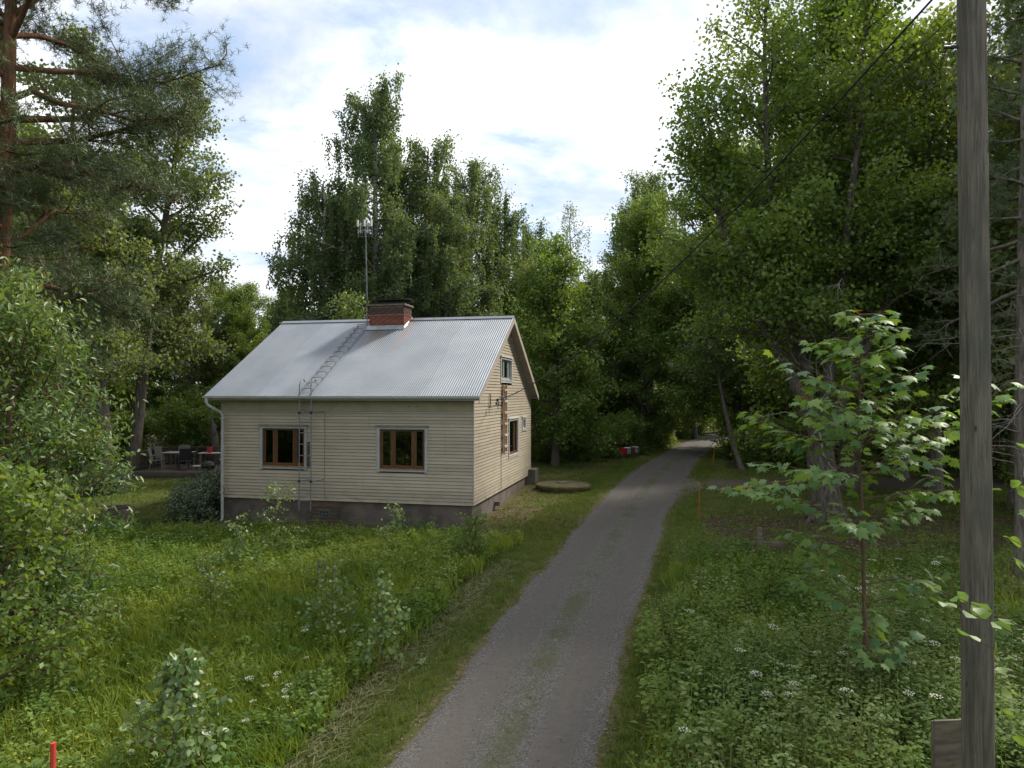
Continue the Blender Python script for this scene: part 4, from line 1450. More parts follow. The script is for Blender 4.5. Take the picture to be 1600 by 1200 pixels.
def grow(seed, stems, nprim=30, elev=(10, 60), up=.3, sec=2.4, l2=.38, lpm=40, sig=.16, leaf=LEAF, size=(.09, .14), flat=.55, droop=.25,
         hang=0.0, hang_n=0, wob=.13, gap=.0, needles=False, profile=None, prad=.42):
    """stems: list of (pts, radii, start, reach).  Returns Wood, leaf mesh arrays."""
    rng = np.random.default_rng(seed)
    W = Wood()
    LP, LD, LT = [], [], []
    profile = profile or (lambda q: math.sqrt(max(0, 1 - (2 * q - .75) ** 2 / 1.6)) * (1 - .35 * q))
    for si, (pts, rad, start, reach) in enumerate(stems):
        pts = np.asarray(pts, float)
        rad = np.interp(np.linspace(0, 1, len(pts)), np.linspace(0, 1, len(rad)), rad)
        W.tube(pts, rad, 10 if rad[0] > .12 else 6)
        n = int(nprim * (1 if len(stems) == 1 else .7))
        for i in range(n):
            q = (i + rng.random()) / n
            if rng.random() < gap:
                continue
            u = start + (1 - start) * q
            b = along(pts, u)[0]
            r0 = float(np.interp(u, np.linspace(0, 1, len(pts)), rad))
            az = i * 2.399 + rng.normal(0, .35) + si
            e = math.radians(elev[0] + (elev[1] - elev[0]) * q + rng.normal(0, 7))
            L = max(.25, reach * profile(q) * rng.uniform(.72, 1.12))
            d = np.array([math.cos(az) * math.cos(e), math.sin(az) * math.cos(e), math.sin(e)])
            bp = bend_path(rng, b, d, L, 7, up, wob)
            br = min(r0 * .6, prad * .05 * L + .006)
            W.tube(bp, np.linspace(br, .006, 7), 5)
            clump = rng.normal(.5, .16)
            ns = max(3, int(L * sec))
            for j in range(ns + 1):
                t = .22 + .78 * (j + rng.random() * .8) / (ns + 1)
                t = min(t, 1)
                sb = along(bp, t)[0]
                ax = nrm(bp[-1] - bp[0])
                side = unit(rng, 1)[0]
                side[2] = side[2] * .5 + .12
                sd_ = nrm(ax * .55 + side)
                Ls = max(.22, l2 * L * (1.15 - t) + .28) * rng.uniform(.6, 1.2)
                sp = bend_path(rng, sb, sd_, Ls, 4, up * .6 - droop * .4, wob * 1.2)
                W.tube(sp, np.linspace(max(.004, br * .3), .003, 4), 3)
                m = max(3, int(Ls * lpm * rng.uniform(.6, 1.4)))
                tt = rng.random(m) ** .75
                P = along(sp, tt) + rng.normal(0, sig, (m, 3)) * np.array([1, 1, .8])
                LP.append(P)
                LD.append(np.repeat((nrm(sp[-1] - sp[0]))[None], m, 0))
                LT.append(np.clip(rng.normal(clump, .2, m), 0, 1))
                for h in range(hang_n):
                    hb = along(sp, rng.random())[0]
                    hl = hang * rng.uniform(.4, 1.1)
                    mm = int(hl * lpm * .55) + 2
                    z = rng.random(mm)
                    sway = rng.normal(0, .06, 3)
                    P = hb + np.stack([sway[0] * z, sway[1] * z, -hl * z], 1) + rng.normal(0, sig * .38, (mm, 3))
                    W.tube([hb, hb + np.array([sway[0], sway[1], -hl])], [.004, .002], 3)
                    LP.append(P)
                    LD.append(np.repeat(np.array([[0, 0, -1.0]]), mm, 0))
                    LT.append(np.clip(rng.normal(clump, .18, mm), 0, 1))
    P, D, T = np.concatenate(LP), np.concatenate(LD), np.concatenate(LT)
    n = len(P)
    S = rng.uniform(size[0], size[1], n)
    if needles:
        a = nrm(D + rng.normal(0, .45, (n, 3)) + np.array([0, 0, .35]))
        R = basis(a, unit(rng, n))
        V, F, TT = scatter(leaf[0], leaf[1], P, R, S, T)
    else:
        a = nrm(D * .6 + unit(rng, n) + np.array([0, 0, -droop]))
        nn = nrm(unit(rng, n) * (1 - flat) + np.array([0, 0, flat]))
        V, F, TT = scatter(leaf[0], leaf[1], P - a * S[:, None] * .4, basis(a, nn), S, T)
    return W, V, F, TT


def stem(H, r, seed=0, lean=(0, 0), k=12, wob=.05, bow=0.0):
    rng = np.random.default_rng(seed + 900)
    t = np.linspace(0, 1, k)
    w = np.cumsum(rng.normal(0, wob, (k, 2)), 0)
    w -= w[0]
    x = lean[0] * t + w[:, 0] * t + bow * np.sin(t * math.pi)
    y = lean[1] * t + w[:, 1] * t
    pts = np.stack([x, y, -.25 + (H + .25) * t], 1)
    rad = r * (1.06 - t) ** .8
    rad[0] *= 1.35
    return pts, rad


def plant_tree(name, label, cat, loc, seed, stems, bark, leafm, rz=0.0, group=None, **kw):
    W, V, F, T = grow(seed, stems, **kw)
    t = thing(name, label, cat, loc, rz, group)
    link('trunk', W.mesh('trunk'), t, M[bark])
    link('crown', mesh_np('crown', V, F, T), t, M[leafm])
    return t


def gl3(x, y, dz=0.0):
    return (x, y, GF(x, y) + dz)


# ---- spray of pine needles as one small template
def needle_spray(n=11, L=1.0, w=.034, seed=1):
    rng = np.random.default_rng(seed)
    v, f = [], []
    for i in range(n):
        az, el = i * 2.4, rng.uniform(.25, 1.0)
        d = np.array([math.cos(az) * math.cos(el), math.sin(el) * 1.0, math.sin(az) * math.cos(el)])
        d /= np.linalg.norm(d)
        s = np.cross(d, rng.normal(size=3))
        s /= np.linalg.norm(s)
        b = np.array([0, rng.uniform(-.5, .5), 0])
        k = len(v)
        v += [b - s * w, b + s * w, b + d * L * rng.uniform(.7, 1)]
        f.append((k, k + 1, k + 2))
    return np.array(v), [np.array(f)]


SPRAY = needle_spray()

# ---- big Scots pine at the left edge
px_, py_ = dpx(-16, 15.0), 15.0
ps, pr_ = stem(17.5, .27, 3, (.3, .2), 14, .06)
W, V, F, T = grow(11, [(ps, pr_, .30, 4.5)], nprim=58, elev=(-4, 48), up=.34, sec=2.7, l2=.46, lpm=41, sig=.18, leaf=SPRAY, size=(.15, .22), needles=True, wob=.24,
                  profile=lambda q: (.74 + .42 * min(1, q * 2.2)) * (1.02 - .5 * q ** 2))
pine = thing('pine_tree', 'tall pine with orange upper bark and dark needles above the leafy bush', 'pine tree', gl3(px_, py_))
link('trunk', W.mesh('trunk'), pine, M['bark_pine'])
link('crown', mesh_np('crown', V, F, T), pine, M['needle_pine'])
db = Wood()
rng = np.random.default_rng(77)
for k in range(9):
    z = 4.0 + k * .42
    b = along(ps, (z + .25) / 17.75)[0]
    az = rng.uniform(-1.0, .9)
    p = bend_path(rng, b, (math.cos(az), math.sin(az) * .8, rng.uniform(-.1, .5)), rng.uniform(1.4, 3.2), 8, -.1, .2)
    db.tube(p, np.linspace(.035, .005, 8), 5)
    for j in range(5):
        db.tube(bend_path(rng, along(p, rng.uniform(.3, 1))[0], unit(rng, 1)[0], rng.uniform(.3, .9), 5, 0, .25), np.linspace(.009, .002, 5), 3)
link('dead_branches', db.mesh('dead_branches'), pine, M['bark_pine'])

# ---- alders behind, two leaning trunks by the deck
alder_kw = dict(nprim=40, elev=(4, 50), up=.2, sec=2.7, l2=.40, lpm=100, sig=.23, size=(.11, .17), flat=.45, leaf=ROUND, gap=.08)
ax1, ay1 = -16.6, 29.6
s1 = stem(13.5, .25, 5, (-1.3, .5), 12, .05)
plant_tree('alder_tree', 'leaning alder with bare grey trunk at the deck corner', 'tree', gl3(ax1, ay1), 21, [(s1[0], s1[1], .36, 4.0)], 'bark_grey', 'leaf_alder', **alder_kw)
s2 = stem(17.5, .27, 6, (2.4, .3), 12, .05, -.25)
alder = plant_tree('alder_tree', 'tall slender alder rising from the deck towards the open sky', 'tree', gl3(-16.95, 32.0), 22, [(s2[0], s2[1], .26, 4.6)], 'bark_grey', 'leaf_alder', **{**alder_kw, 'nprim': 46})
s3 = stem(16.0, .2, 8, (.4, .2), 12, .05)
plant_tree('alder_tree', 'thin alder standing behind the pine branches', 'tree', gl3(dpx(85, 24), 24), 23, [(s3[0], s3[1], .30, 3.6)], 'bark_grey', 'leaf_alder', **{**alder_kw, 'nprim': 30})

# ---- weeping birches behind the house
BPROF = lambda q: (.75 + .8 * q if q < .3 else .99) * (1.0 - .66 * max(0, q - .3) / .7)
birch_kw = dict(elev=(10, 54), up=-.60, sec=2.3, l2=.34, lpm=52, sig=.25, size=(.13, .21), hang=2.3, hang_n=2, flat=.25, droop=.5, profile=BPROF)


def birch(H, R, seed, px, depth, lab, nprim=36, leafm='leaf_birch', **kw):
    s = stem(H, .2 + H * .006, seed, (kw.pop('lean', 0), 0), 14, .06)
    x = dpx(px, depth)
    return plant_tree('birch_tree', lab, 'birch', gl3(x, depth), seed, [(s[0], s[1], .12, R)], 'bark_birch', leafm, group='weeping birches behind the house', **{**birch_kw, 'nprim': nprim, **kw})


b1 = birch(21.0, 6.0, 31, 588, 42, 'tallest weeping birch behind the chimney', 62)
b2 = birch(15.8, 4.5, 32, 505, 41, 'shorter weeping birch beside the open sky at the roof end', 36)
b3 = birch(18.8, 5.8, 33, 662, 44, 'weeping birch just right of the tallest one', 44)
for src, px, dep, sc, rz, lab in ((b3, 738, 48, 1.0, 1.0, 'weeping birch above the gable end of the roof'), (b2, 787, 50, 1.06, 2.2, 'weeping birch stepping down towards the road'),
                                  (b2, 832, 54, 1.02, 4.0, 'lowest weeping birch of the row, furthest from the chimney'), (b3, 545, 47, .84, 3.0, 'weeping birch between the antenna and the open sky'),
                                  (b2, 625, 39, .82, 5.0, 'low weeping birch right behind the ridge'), (b3, 700, 41, .78, 2.0, 'weeping birch low behind the middle of the roof')):
    copy_tree(src, gl3(dpx(px, dep), dep), rz, sc, lab, 'weeping birches behind the house')
sp_ = stem(20.2, .2, 40, (0, 0), 12, .08)
pale = plant_tree('birch_tree', 'pale thin crowned birch far off above the green trees', 'birch', gl3(dpx(897, 62), 62), 41, [(sp_[0], sp_[1], .45, 3.0)], 'bark_birch', 'leaf_birchp', **{**birch_kw, 'nprim': 26, 'hang': 1.4, 'hang_n': 1, 'lpm': 22, 'size': (.12, .2), 'profile': None})

# ---- broadleaf crowns
ROUNDP = lambda q: math.sqrt(max(.02, 1 - (2 * q - .8) ** 2 / 1.5))
wide_kw = dict(nprim=52, elev=(0, 62), up=.22, sec=2.7, l2=.42, lpm=72, sig=.24, size=(.12, .19), flat=.5, leaf=ROUND, profile=ROUNDP)
sA = stem(10.6, .2, 51, (0, 0))
mapA = plant_tree('maple_tree', 'dense bright green maple beside the gable', 'tree', gl3(dpx(868, 36), 36), 51, [(sA[0], sA[1], .10, 3.3)], 'bark_maple', 'leaf_maple', **wide_kw)
sB = stem(15.5, .26, 52, (.4, 0))
mapB = plant_tree('maple_tree', 'tall green maple over the road bend', 'tree', gl3(dpx(1005, 47), 47 + .5), 52, [(sB[0], sB[1], .12, 4.8)], 'bark_maple', 'leaf_maple', **{**wide_kw, 'nprim': 60, 'size': (.11, .17), 'lpm': 92})
sC = stem(16.0, .24, 53, (-.5, .3))
darkC = plant_tree('forest_tree', 'dark leafy tree directly behind the young maple', 'tree', gl3(dpx(1408, 31), 31), 53, [(sC[0], sC[1], .27, 4.2)], 'bark_grey', 'leaf_dark', **{**wide_kw, 'nprim': 60, 'size': (.14, .21), 'gap': .06, 'lpm': 80})
sD = stem(14.0, .2, 54, (.3, 0))
darkD = plant_tree('forest_tree', 'slim dark tree at the right edge of the wood', 'tree', gl3(dpx(1585, 24), 24), 54, [(sD[0], sD[1], .30, 3.5)], 'bark_grey', 'leaf_alder', **{**wide_kw, 'nprim': 52, 'size': (.12, .19), 'gap': .1, 'lpm': 76})

# the big many-stemmed tree right of the road
bx_, by_ = 9.72, 22.2
rb = np.random.default_rng(60)


def limb(a, way, r0, r1):
    p = np.array([a] + list(way), float)
    t = np.linspace(0, 1, 14)
    q = np.stack([np.interp(t, np.linspace(0, 1, len(p)), p[:, i]) for i in range(3)], 1)
    q[1:-1] = (q[:-2] + 2 * q[1:-1] + q[2:]) / 4
    q[2:] += rb.normal(0, .05, (12, 3))
    return q, np.linspace(r0, r1, 14)


base = [(0.0, 0, -.3), (-.03, 0, .6), (-.14, 0, 1.6), (-.28, 0, 2.7)]
stems_big = [(np.array(base), np.array([.62, .46, .42, .38]), 2.0, 0),
             (*limb((-.28, 0, 2.5), [(-.9, -.1, 4.2), (-2.2, -.2, 6.2), (-3.3, -.4, 9.0), (-4.0, -.5, 12.5)], .22, .04), .40, 3.3),
             (*limb((-.26, .05, 2.6), [(-.65, .1, 4.6), (-1.35, .2, 7.5), (-1.7, .4, 11.5), (-1.6, .5, 16.8)], .23, .04), .40, 3.7),
             (*limb((-.2, -.05, 2.6), [(.1, -.1, 4.6), (.5, -.2, 7.6), (.9, -.4, 12.0), (1.2, -.3, 17.0)], .23, .04), .40, 3.6),
             (*limb((-.16, 0, 2.4), [(.8, .1, 4.4), (2.2, .2, 7.0), (3.2, .3, 10.5), (3.8, .2, 14.5)], .19, .04), .42, 3.4),
             (*limb((-.3, .1, 2.6), [(-.5, .9, 5.0), (-.8, 2.0, 9.0), (-.9, 2.6, 14.5)], .18, .04), .42, 3.4)]
W, V, F, T = grow(61, stems_big[1:], nprim=40, elev=(6, 56), up=.16, sec=2.7, l2=.42, lpm=92, sig=.26, leaf=ROUND, size=(.105, .155), flat=.5, gap=.05,
                  profile=lambda q: .95 - .45 * q)
W.tube(stems_big[0][0], stems_big[0][1], 14)
for a in range(6):
    an = a * 1.05 + .3
    W.tube([(.34 * math.cos(an), .34 * math.sin(an), .45), (.55 * math.cos(an), .55 * math.sin(an), .12), (.85 * math.cos(an), .85 * math.sin(an), -.12)], [.16, .12, .04], 6)
bigt = thing('maple_tree', 'huge many stemmed maple with furrowed trunk right of the road', 'tree', gl3(bx_, by_))
link('trunk', W.mesh('trunk'), bigt, M['bark_maple'])
link('crown', mesh_np('crown', V, F, T), bigt, M['leaf_maple'])
tw = Wood()
rng = np.random.default_rng(62)
for k in range(16):
    si = int(rng.integers(1, 6))
    b = along(np.asarray(stems_big[si][0]), rng.uniform(.1, .45))[0]
    az = rng.uniform(2.6, 5.6)
    p = bend_path(rng, b, (math.cos(az), math.sin(az), rng.uniform(-.2, .4)), rng.uniform(1.8, 4.2), 9, -.15, .22)
    tw.tube(p, np.linspace(.03, .004, 9), 5)
    for j in range(7):
        tw.tube(bend_path(rng, along(p, rng.uniform(.3, 1))[0], unit(rng, 1)[0], rng.uniform(.3, 1.0), 5, 0, .25), np.linspace(.009, .002, 5), 3)
link('dead_branches', tw.mesh('dead_branches'), bigt, M['deadtwig'])

# leaning slim tree by the junction
sL = stem(7.5, .13, 65, (-1.5, .2), 12, .05, -.35)
plant_tree('forest_tree', 'slim bare trunk leaning towards the road at the junction', 'tree', gl3(10.9, 33.8), 65, [(sL[0], sL[1], .5, 2.3)], 'bark_grey', 'leaf_dark', **{**wide_kw, 'nprim': 20})

# trees of the woods, each a copy of one of the kinds above
GR = 'trees of the woods beyond the road and house'
wood_specs = [  # source, column, depth, scale, turn, which one
    (mapB, 1325, 27.5, 1.2, 2.9, 'full green tree standing close behind the huge maple'), (mapB, 930, 56, .80, 1.2, 'green tree rising behind the mailboxes'), (darkC, 1085, 60, .95, .4, 'tree straight above the far end of the road'),
    (mapB, 1135, 66, 1.05, 2.0, 'tree above the point where the road disappears'), (darkC, 1190, 50, 1.1, 3.1, 'tree behind the slim leaning trunk'),
    (mapB, 1150, 42.5, 1.15, .9, 'broad tree leaning over the road between the bend and the huge maple'), (mapB, 1260, 40, 1.05, 4.0, 'tree right behind the furrowed trunk of the huge maple'), (darkC, 1325, 47, 1.2, 5.1, 'tree showing between the huge maple and the young maple top'),
    (darkD, 1460, 27, 1.2, .8, 'slim tree just in front of the woods beside the pole, on its road side'), (mapB, 1450, 48, 1.15, 1.1, 'tree deep in the woods on the road side of the pole'),
    (darkC, 1545, 38, 1.2, 2.3, 'tree behind the pole, near the red shed'), (darkD, 1645, 21, 1.2, 3.5, 'tree cut by the right picture edge behind the spruce'), (mapB, 1625, 42, 1.1, 5.5, 'tree at the right picture edge, far behind the spruce'),
    (darkD, 1120, 84, 1.4, 1.0, 'far tree in the dark gap at the road end'), (darkC, 1035, 80, 1.0, 2.2, 'far tree behind the birch trunks at the road bend'),
    (mapB, 985, 75, .95, 3.3, 'far tree above the road between mailboxes and birch trunks'), (darkC, 900, 72, .80, 4.1, 'far tree below the pale thin birch'),
    (darkD, 840, 46, .8, 2.9, 'tree between the gable and the bright green maple'), (darkC, 810, 62, .78, 5.2, 'far tree just above the gable peak'),
    (mapB, 1690, 31, 1.1, .3, 'tree beyond the right picture edge beside the shed'),
]
for src, px, dep, sc, rz, lab in wood_specs:
    copy_tree(src, gl3(dpx(px, dep), dep), rz, sc, lab, GR)
GL = 'trees behind the deck'
for src, px, dep, sc, rz, lab in ((darkC, 205, 43, .70, 1.0, 'tree behind the railing corner of the deck'), (darkD, 300, 44, .80, 2.0, 'tree behind the patio chairs'), (mapB, 385, 47, .66, 3.0, 'tree beside the roof end, under the open sky'),
                                  (darkC, 440, 52, .66, 4.0, 'low tree under the white cloud at the roof end'), (darkD, 130, 38, .95, 5.0, 'tree between the bright bush and the leaning alder'), (darkC, 60, 34, .95, 1.6, 'tree behind the bright bush'),
                                  (mapB, -10, 30, .95, 2.6, 'tree behind the pine trunk at the left picture edge'), (darkC, 345, 60, .78, .6, 'far tree behind the deck counter'), (darkD, 470, 60, .75, 3.4, 'far tree beside the shorter weeping birch'),
                                  (mapB, 250, 56, .72, 5.6, 'far tree behind the tall slender alder')):
    copy_tree(src, gl3(dpx(px, dep), dep), rz, sc, lab, GL)
# birches on the right, by the road and above the maples
copy_tree(b3, gl3(dpx(1018, 50), 50 + .5), 1.4, 1.0, 'weeping birch whose top shows above the road trees', 'weeping birches on the road side')
copy_tree(b3, gl3(dpx(1590, 33), 33), .4, 1.05, 'weeping birch at the right edge behind the pole', 'weeping birches on the road side')
for k, (px, dep, r, ln, lb) in enumerate(((1031, 55, .24, 0, 'thick grey birch trunk at the road bend, furthest from the road'), (1038, 56.5, .17, .1, 'thinner birch trunk in the middle of the road bend group'),
                                          (1050, 54.5, .21, -.2, 'pale birch trunk at the road bend, closest to the road'))):
    sx = stem(15, r, 70 + k, (ln, 0))
    plant_tree('birch_tree', lb, 'birch', gl3(dpx(px, dep), dep), 70 + k, [(sx[0], sx[1], .42, 2.6)], 'bark_birch', 'leaf_birch', **{**birch_kw, 'nprim': 16, 'hang_n': 1, 'size': (.13, .2), 'lpm': 20})
SHRUBS_BEHIND = []
# trees left of the picture, mirrored in the front windows
for src, x, y, sc, rz in ((mapB, -21, 11, .9, .2), (darkC, -24, 6, .95, 1.2), (mapB, -22, .5, .9, 2.1), (darkC, -25, -5, 1.0, 3.0), (mapB, -19, -8, .9, 4.0), (darkC, -29, 1, 1.05, 5.0)):
    copy_tree(src, gl3(x, y), rz, sc, 'leafy tree left of the picture, mirrored in the cottage windows', 'trees mirrored in the windows')

for x, y, sc in ((-17.5, 11, 1.7), (-18.5, 7.5, 1.9), (-18, 4, 1.8), (-19.5, .5, 2.0), (-18.5, -3, 1.9), (-17, -6.5, 1.9), (-22, 8.5, 2.2), (-23, 3, 2.3), (-22, -4, 2.3)):
    SHRUBS_BEHIND.append((x, y, sc))

# green round tree top showing over the ridge
sE = stem(7.9, .12, 75)
plant_tree('fruit_tree', 'round light green tree top peeping over the ridge beside the chimney', 'tree', gl3(dpx(548, 34), 34), 75, [(sE[0], sE[1], .3, 1.9)], 'bark_young', 'leaf_bush', **{**wide_kw, 'nprim': 40, 'size': (.08, .13), 'lpm': 50, 'sig': .15})

# ---- young maple in the right foreground
def young_maple():
    x, y = dpx(1352, 10.3), 10.3
    root = thing('young_maple', 'slender young maple with lobed leaves and red shoot tips by the pole', 'tree', gl3(x, y))
    rng = np.random.default_rng(80)
    W = Wood()
    H = 5.62
    pts, rad = stem(H, .036, 81, (-.16, .05), 16, .012)
    W.tube(pts, rad, 8)
    P, A, S, T, RP, RA = [], [], [], [], [], []
    tiers = [(.34, 1.35, 4), (.42, 1.3, 4), (.50, 2.1, 6), (.56, 2.35, 6), (.62, 2.1, 6), (.68, 1.5, 6), (.74, 1.15, 6), (.80, .95, 6), (.86, .75, 5), (.92, .55, 5), (.965, .4, 4), (.2, .9, 2), (.27, 1.1, 3)]
    for u, L0, nb in tiers:
        for k in range(nb):
            b = along(pts, min(1, u + rng.uniform(-.05, .05)))[0]
            az = k * 2 * math.pi / nb + rng.uniform(-.4, .4) + u * 9
            L = L0 * rng.uniform(.65, 1.1)
            e = rng.uniform(.05, .75)
            bp = bend_path(rng, b, (math.cos(az) * math.cos(e), math.sin(az) * math.cos(e), math.sin(e)), L, 7, -.15, .06)
            W.tube(bp, np.linspace(.011, .003, 7), 5)
            nl = int(4 + L * 11)
            for j in range(nl):
                t = .25 + .75 * (j + .5) / nl
                q = along(bp, t)[0]
                sa_ = az + (1 if j % 2 else -1) * rng.uniform(.5, 1.4)
                dirn_ = np.array([math.cos(sa_), math.sin(sa_), rng.uniform(-.65, .10)])
                pet = q + dirn_ * rng.uniform(.05, .16)
                W.tube([q, pet], [.0025, .002], 3)
                P.append(pet)
                A.append(dirn_)
                S.append(rng.uniform(.125, .215))
                T.append(np.clip(rng.normal(.42, .25), 0, 1))
            if rng.random() < .16 and u > .45:
                for m in range(3):
                    RP.append(bp[-1])
                    RA.append(np.array([math.cos(az + m - 1), math.sin(az + m - 1), .5]))
    for m in range(4):
        RP.append(pts[-1])
        RA.append(np.array([math.cos(m * 1.6), math.sin(m * 1.6), .5]))
    P, A, S, T = map(np.array, (P, A, S, T))
    n = len(P)
    nn = nrm(np.array([0, 0, 1.0]) + rng.normal(0, .42, (n, 3)))
    V, F, TT = scatter(*MAPLE, P, basis(A, nn), S, T)
    link('trunk', W.mesh('trunk'), root, M['bark_young'])
    link('crown', mesh_np('crown', V, F, TT), root, M['leaf_young'])
    RP, RA = np.array(RP), np.array(RA)
    V, F, TT = scatter(*MAPLE, RP, basis(RA, nrm(np.array([0, 0, 1.0]) + rng.normal(0, .4, RP.shape))), rng.uniform(.05, .085, len(RP)), rng.random(len(RP)))
    link('shoot_tips', mesh_np('shoot_tips', V, F, TT), root, M['leaf_red'])['kind'] = 'stuff'


young_maple()

# ---- leafy bush trees at the left edge
bush_kw = dict(nprim=40, elev=(0, 60), up=.1, sec=3.4, l2=.45, lpm=70, sig=.14, leaf=LANCE, size=(.085, .155), flat=.45, droop=.45, profile=ROUNDP)
sF = stem(6.0, .09, 85, (.25, 0))
sF2 = stem(4.8, .07, 86, (-.5, .3))
plant_tree('bush_tree', 'tall bright green leafy bush at the left edge below the pine', 'bush', gl3(dpx(2, 12.0), 12.0), 85, [(sF[0], sF[1], .10, 2.0), (sF2[0], sF2[1], .1, 1.8)], 'bark_young', 'leaf_bush', **{**bush_kw, 'nprim': 60})
sG = stem(3.0, .05, 87)
bushG = plant_tree('bush_tree', 'lower dark green bush at the left edge of the meadow', 'bush', gl3(dpx(-25, 10.2), 10.2), 87, [(sG[0], sG[1], .05, 1.5)], 'bark_young', 'leaf_maple', **{**bush_kw, 'leaf': LEAF, 'size': (.08, .13)})
copy_tree(bushG, gl3(dpx(40, 14.8), 14.8), 2.0, (.7, .7, .45), 'low green bush in front of the lawn below the bright bush')

# ---- shrubs
shrub_kw = dict(nprim=26, elev=(10, 70), up=.1, sec=4.0, l2=.45, lpm=70, sig=.10, leaf=LEAF, size=(.06, .10), flat=.5, droop=.2, profile=ROUNDP)


def shrub(name, lab, x, y, H, R, seed, leafm, group=None, **kw):
    ss = []
    for k in range(3):
        s = stem(H * (1 - .12 * k), .03, seed + k, (math.cos(k * 2.1) * R * .45, math.sin(k * 2.1) * R * .45))
        ss.append((s[0], s[1], .05, R * .75))
    return plant_tree(name, lab, 'shrub', gl3(x, y), seed, ss, 'bark_young', leafm, group=group, **{**shrub_kw, **kw})


sh1 = shrub('lilac_shrub', 'rounded blue green shrub against the cottage corner', -10.3, 23.4, .60, 1.35, 90, 'leaf_lilac', nprim=44)
copy_tree(sh1, gl3(-9.7, 24.6), 1.3, 1.15, 'taller blue green shrub tucked along the far side wall of the cottage')
copy_tree(sh1, gl3(-15.6, 27.6), 2.3, .85, 'blue green shrub at the foot of the leaning alder')
und = shrub('forest_shrub', 'green shrub at the edge of the mown grass behind the well', 4.0, 38.5, 1.5, 1.5, 93, 'leaf_maple', size=(.08, .13))
US = 'shrubs of the forest edge'
rng = np.random.default_rng(95)
under_specs = [(2.2, 38.5, 1.0), (3.2, 40.5, 1.3), (5.2, 41.5, 1.1), (6.8, 43, 1.2), (1.0, 42, 1.6), (9.0, 47, 1.2), (10.3, 51, 1.4), (13.8, 61, 1.5), (16, 66, 1.6), (19.5, 76, 1.8), (23, 83, 2.2), (27, 88, 2.4),
                (12.3, 36.2, 1.0), (13.6, 35.6, 1.2), (15.2, 36.8, 1.3), (17.5, 35.0, 1.2), (20.0, 34.0, 1.3), (13.0, 40.0, 1.4), (16.5, 46, 1.7), (20, 52, 2.0), (24.5, 60, 2.2), (19.5, 41, 1.5), (24, 33.0, 1.5), (21.5, 29, 1.3), (17.8, 23.5, 1.1), (16.2, 19.5, 1.2), (26, 45, 2.0), (30, 38, 2.0), (33, 50, 2.4),
                (5.5, 50, 1.9), (0.5, 48, 2.2), (3.5, 58, 2.4), (8.5, 62, 2.3), (12, 72, 2.6), (17, 86, 3), (24, 98, 3.4), (31, 96, 3.2), (22, 70, 2.6), (28, 75, 2.8)]
for x, y, sc in under_specs:
    lab, grp = (('leafy green shrub at the edge of the grass behind the well and mailboxes', US) if y < 45 and x < 8 else
                ('leafy green shrub under the trees right of the side track', 'shrubs right of the side track') if y < 42 else
                ('leafy green shrub in the dark wood around the far road end', 'shrubs in the far wood'))
    copy_tree(und, gl3(x, y), rng.uniform(0, 6.28), sc * rng.uniform(.9, 1.1), lab, grp)
for x, y, sc in ((-19.5, 36.5, 1.3), (-17.2, 37.5, 1.5), (-14.8, 37.3, 1.4), (-12.4, 37.0, 1.5), (-10.2, 37.5, 1.5), (-21.5, 33.5, 1.5), (-18.0, 41, 2), (-13, 42, 2.1), (-8, 41, 2.0), (-23, 30, 1.6), (-21, 25.5, 1.4), (-18.6, 25.0, 1.1), (-16.5, 22.0, 1.2), (-24, 40, 2.2)):
    copy_tree(und, gl3(x, y), rng.uniform(0, 6.28), sc, 'dark green shrub in the grove around the wooden deck', 'shrubs around the deck')

for x, y, sc in SHRUBS_BEHIND:
    copy_tree(und, gl3(x, y), rng.uniform(0, 6.28), sc, 'tall green shrub left of the picture, mirrored in the cottage windows', 'shrubs mirrored in the windows')

# broken trunk behind the deck counter
sn = Wood()
rng = np.random.default_rng(97)
sn.tube(bend_path(rng, (0, 0, -.2), (.05, 0, 1), 2.6, 8, 0, .05), [.24, .2, .19, .18, .2, .17, .13, .05], 10)
sn.tube([(.02, 0, 1.9), (-.2, -.05, 2.2), (-.28, -.08, 2.4)], [.10, .08, .03], 7)
snag = thing('tree_snag', 'broken stub of an old trunk behind the red bucket', 'tree stump', gl3(-14.55, 35.3))
link('trunk', sn.mesh('trunk'), snag, M['bark_grey'])

# bare grey twigged spruce at the right edge
ss_ = stem(15, .2, 99)
W, V, F, T = grow(99, [(ss_[0], ss_[1], .42, 2.6)], nprim=44, elev=(-8, 25), up=-.05, sec=3.0, l2=.4, lpm=26, sig=.10, leaf=SPRAY, size=(.12, .18), needles=True, profile=lambda q: 1.05 - .95 * q)
spr = thing('spruce_tree', 'spruce with bare grey lower twigs just behind the pole', 'spruce', gl3(dpx(1600, 15.5), 15.5))
link('trunk', W.mesh('trunk'), spr, M['bark_grey'])
link('crown', mesh_np('crown', V, F, T), spr, M['needle_spruce'])
tw = Wood()
rng = np.random.default_rng(100)
for k in range(40):
    b = along(ss_[0], rng.uniform(.18, .46))[0]
    az = rng.uniform(0, 6.28)
    p = bend_path(rng, b, (math.cos(az), math.sin(az), rng.uniform(-.25, .2)), rng.uniform(.8, 2.0), 7, -.05, .16)
    tw.tube(p, np.linspace(.014, .003, 7), 4)
    for j in range(6):
        tw.tube(bend_path(rng, along(p, rng.uniform(.3, 1))[0], unit(rng, 1)[0], rng.uniform(.2, .6), 4, 0, .25), np.linspace(.005, .002, 4), 3)
link('dead_branches', tw.mesh('dead_branches'), spr, M['deadtwig'])

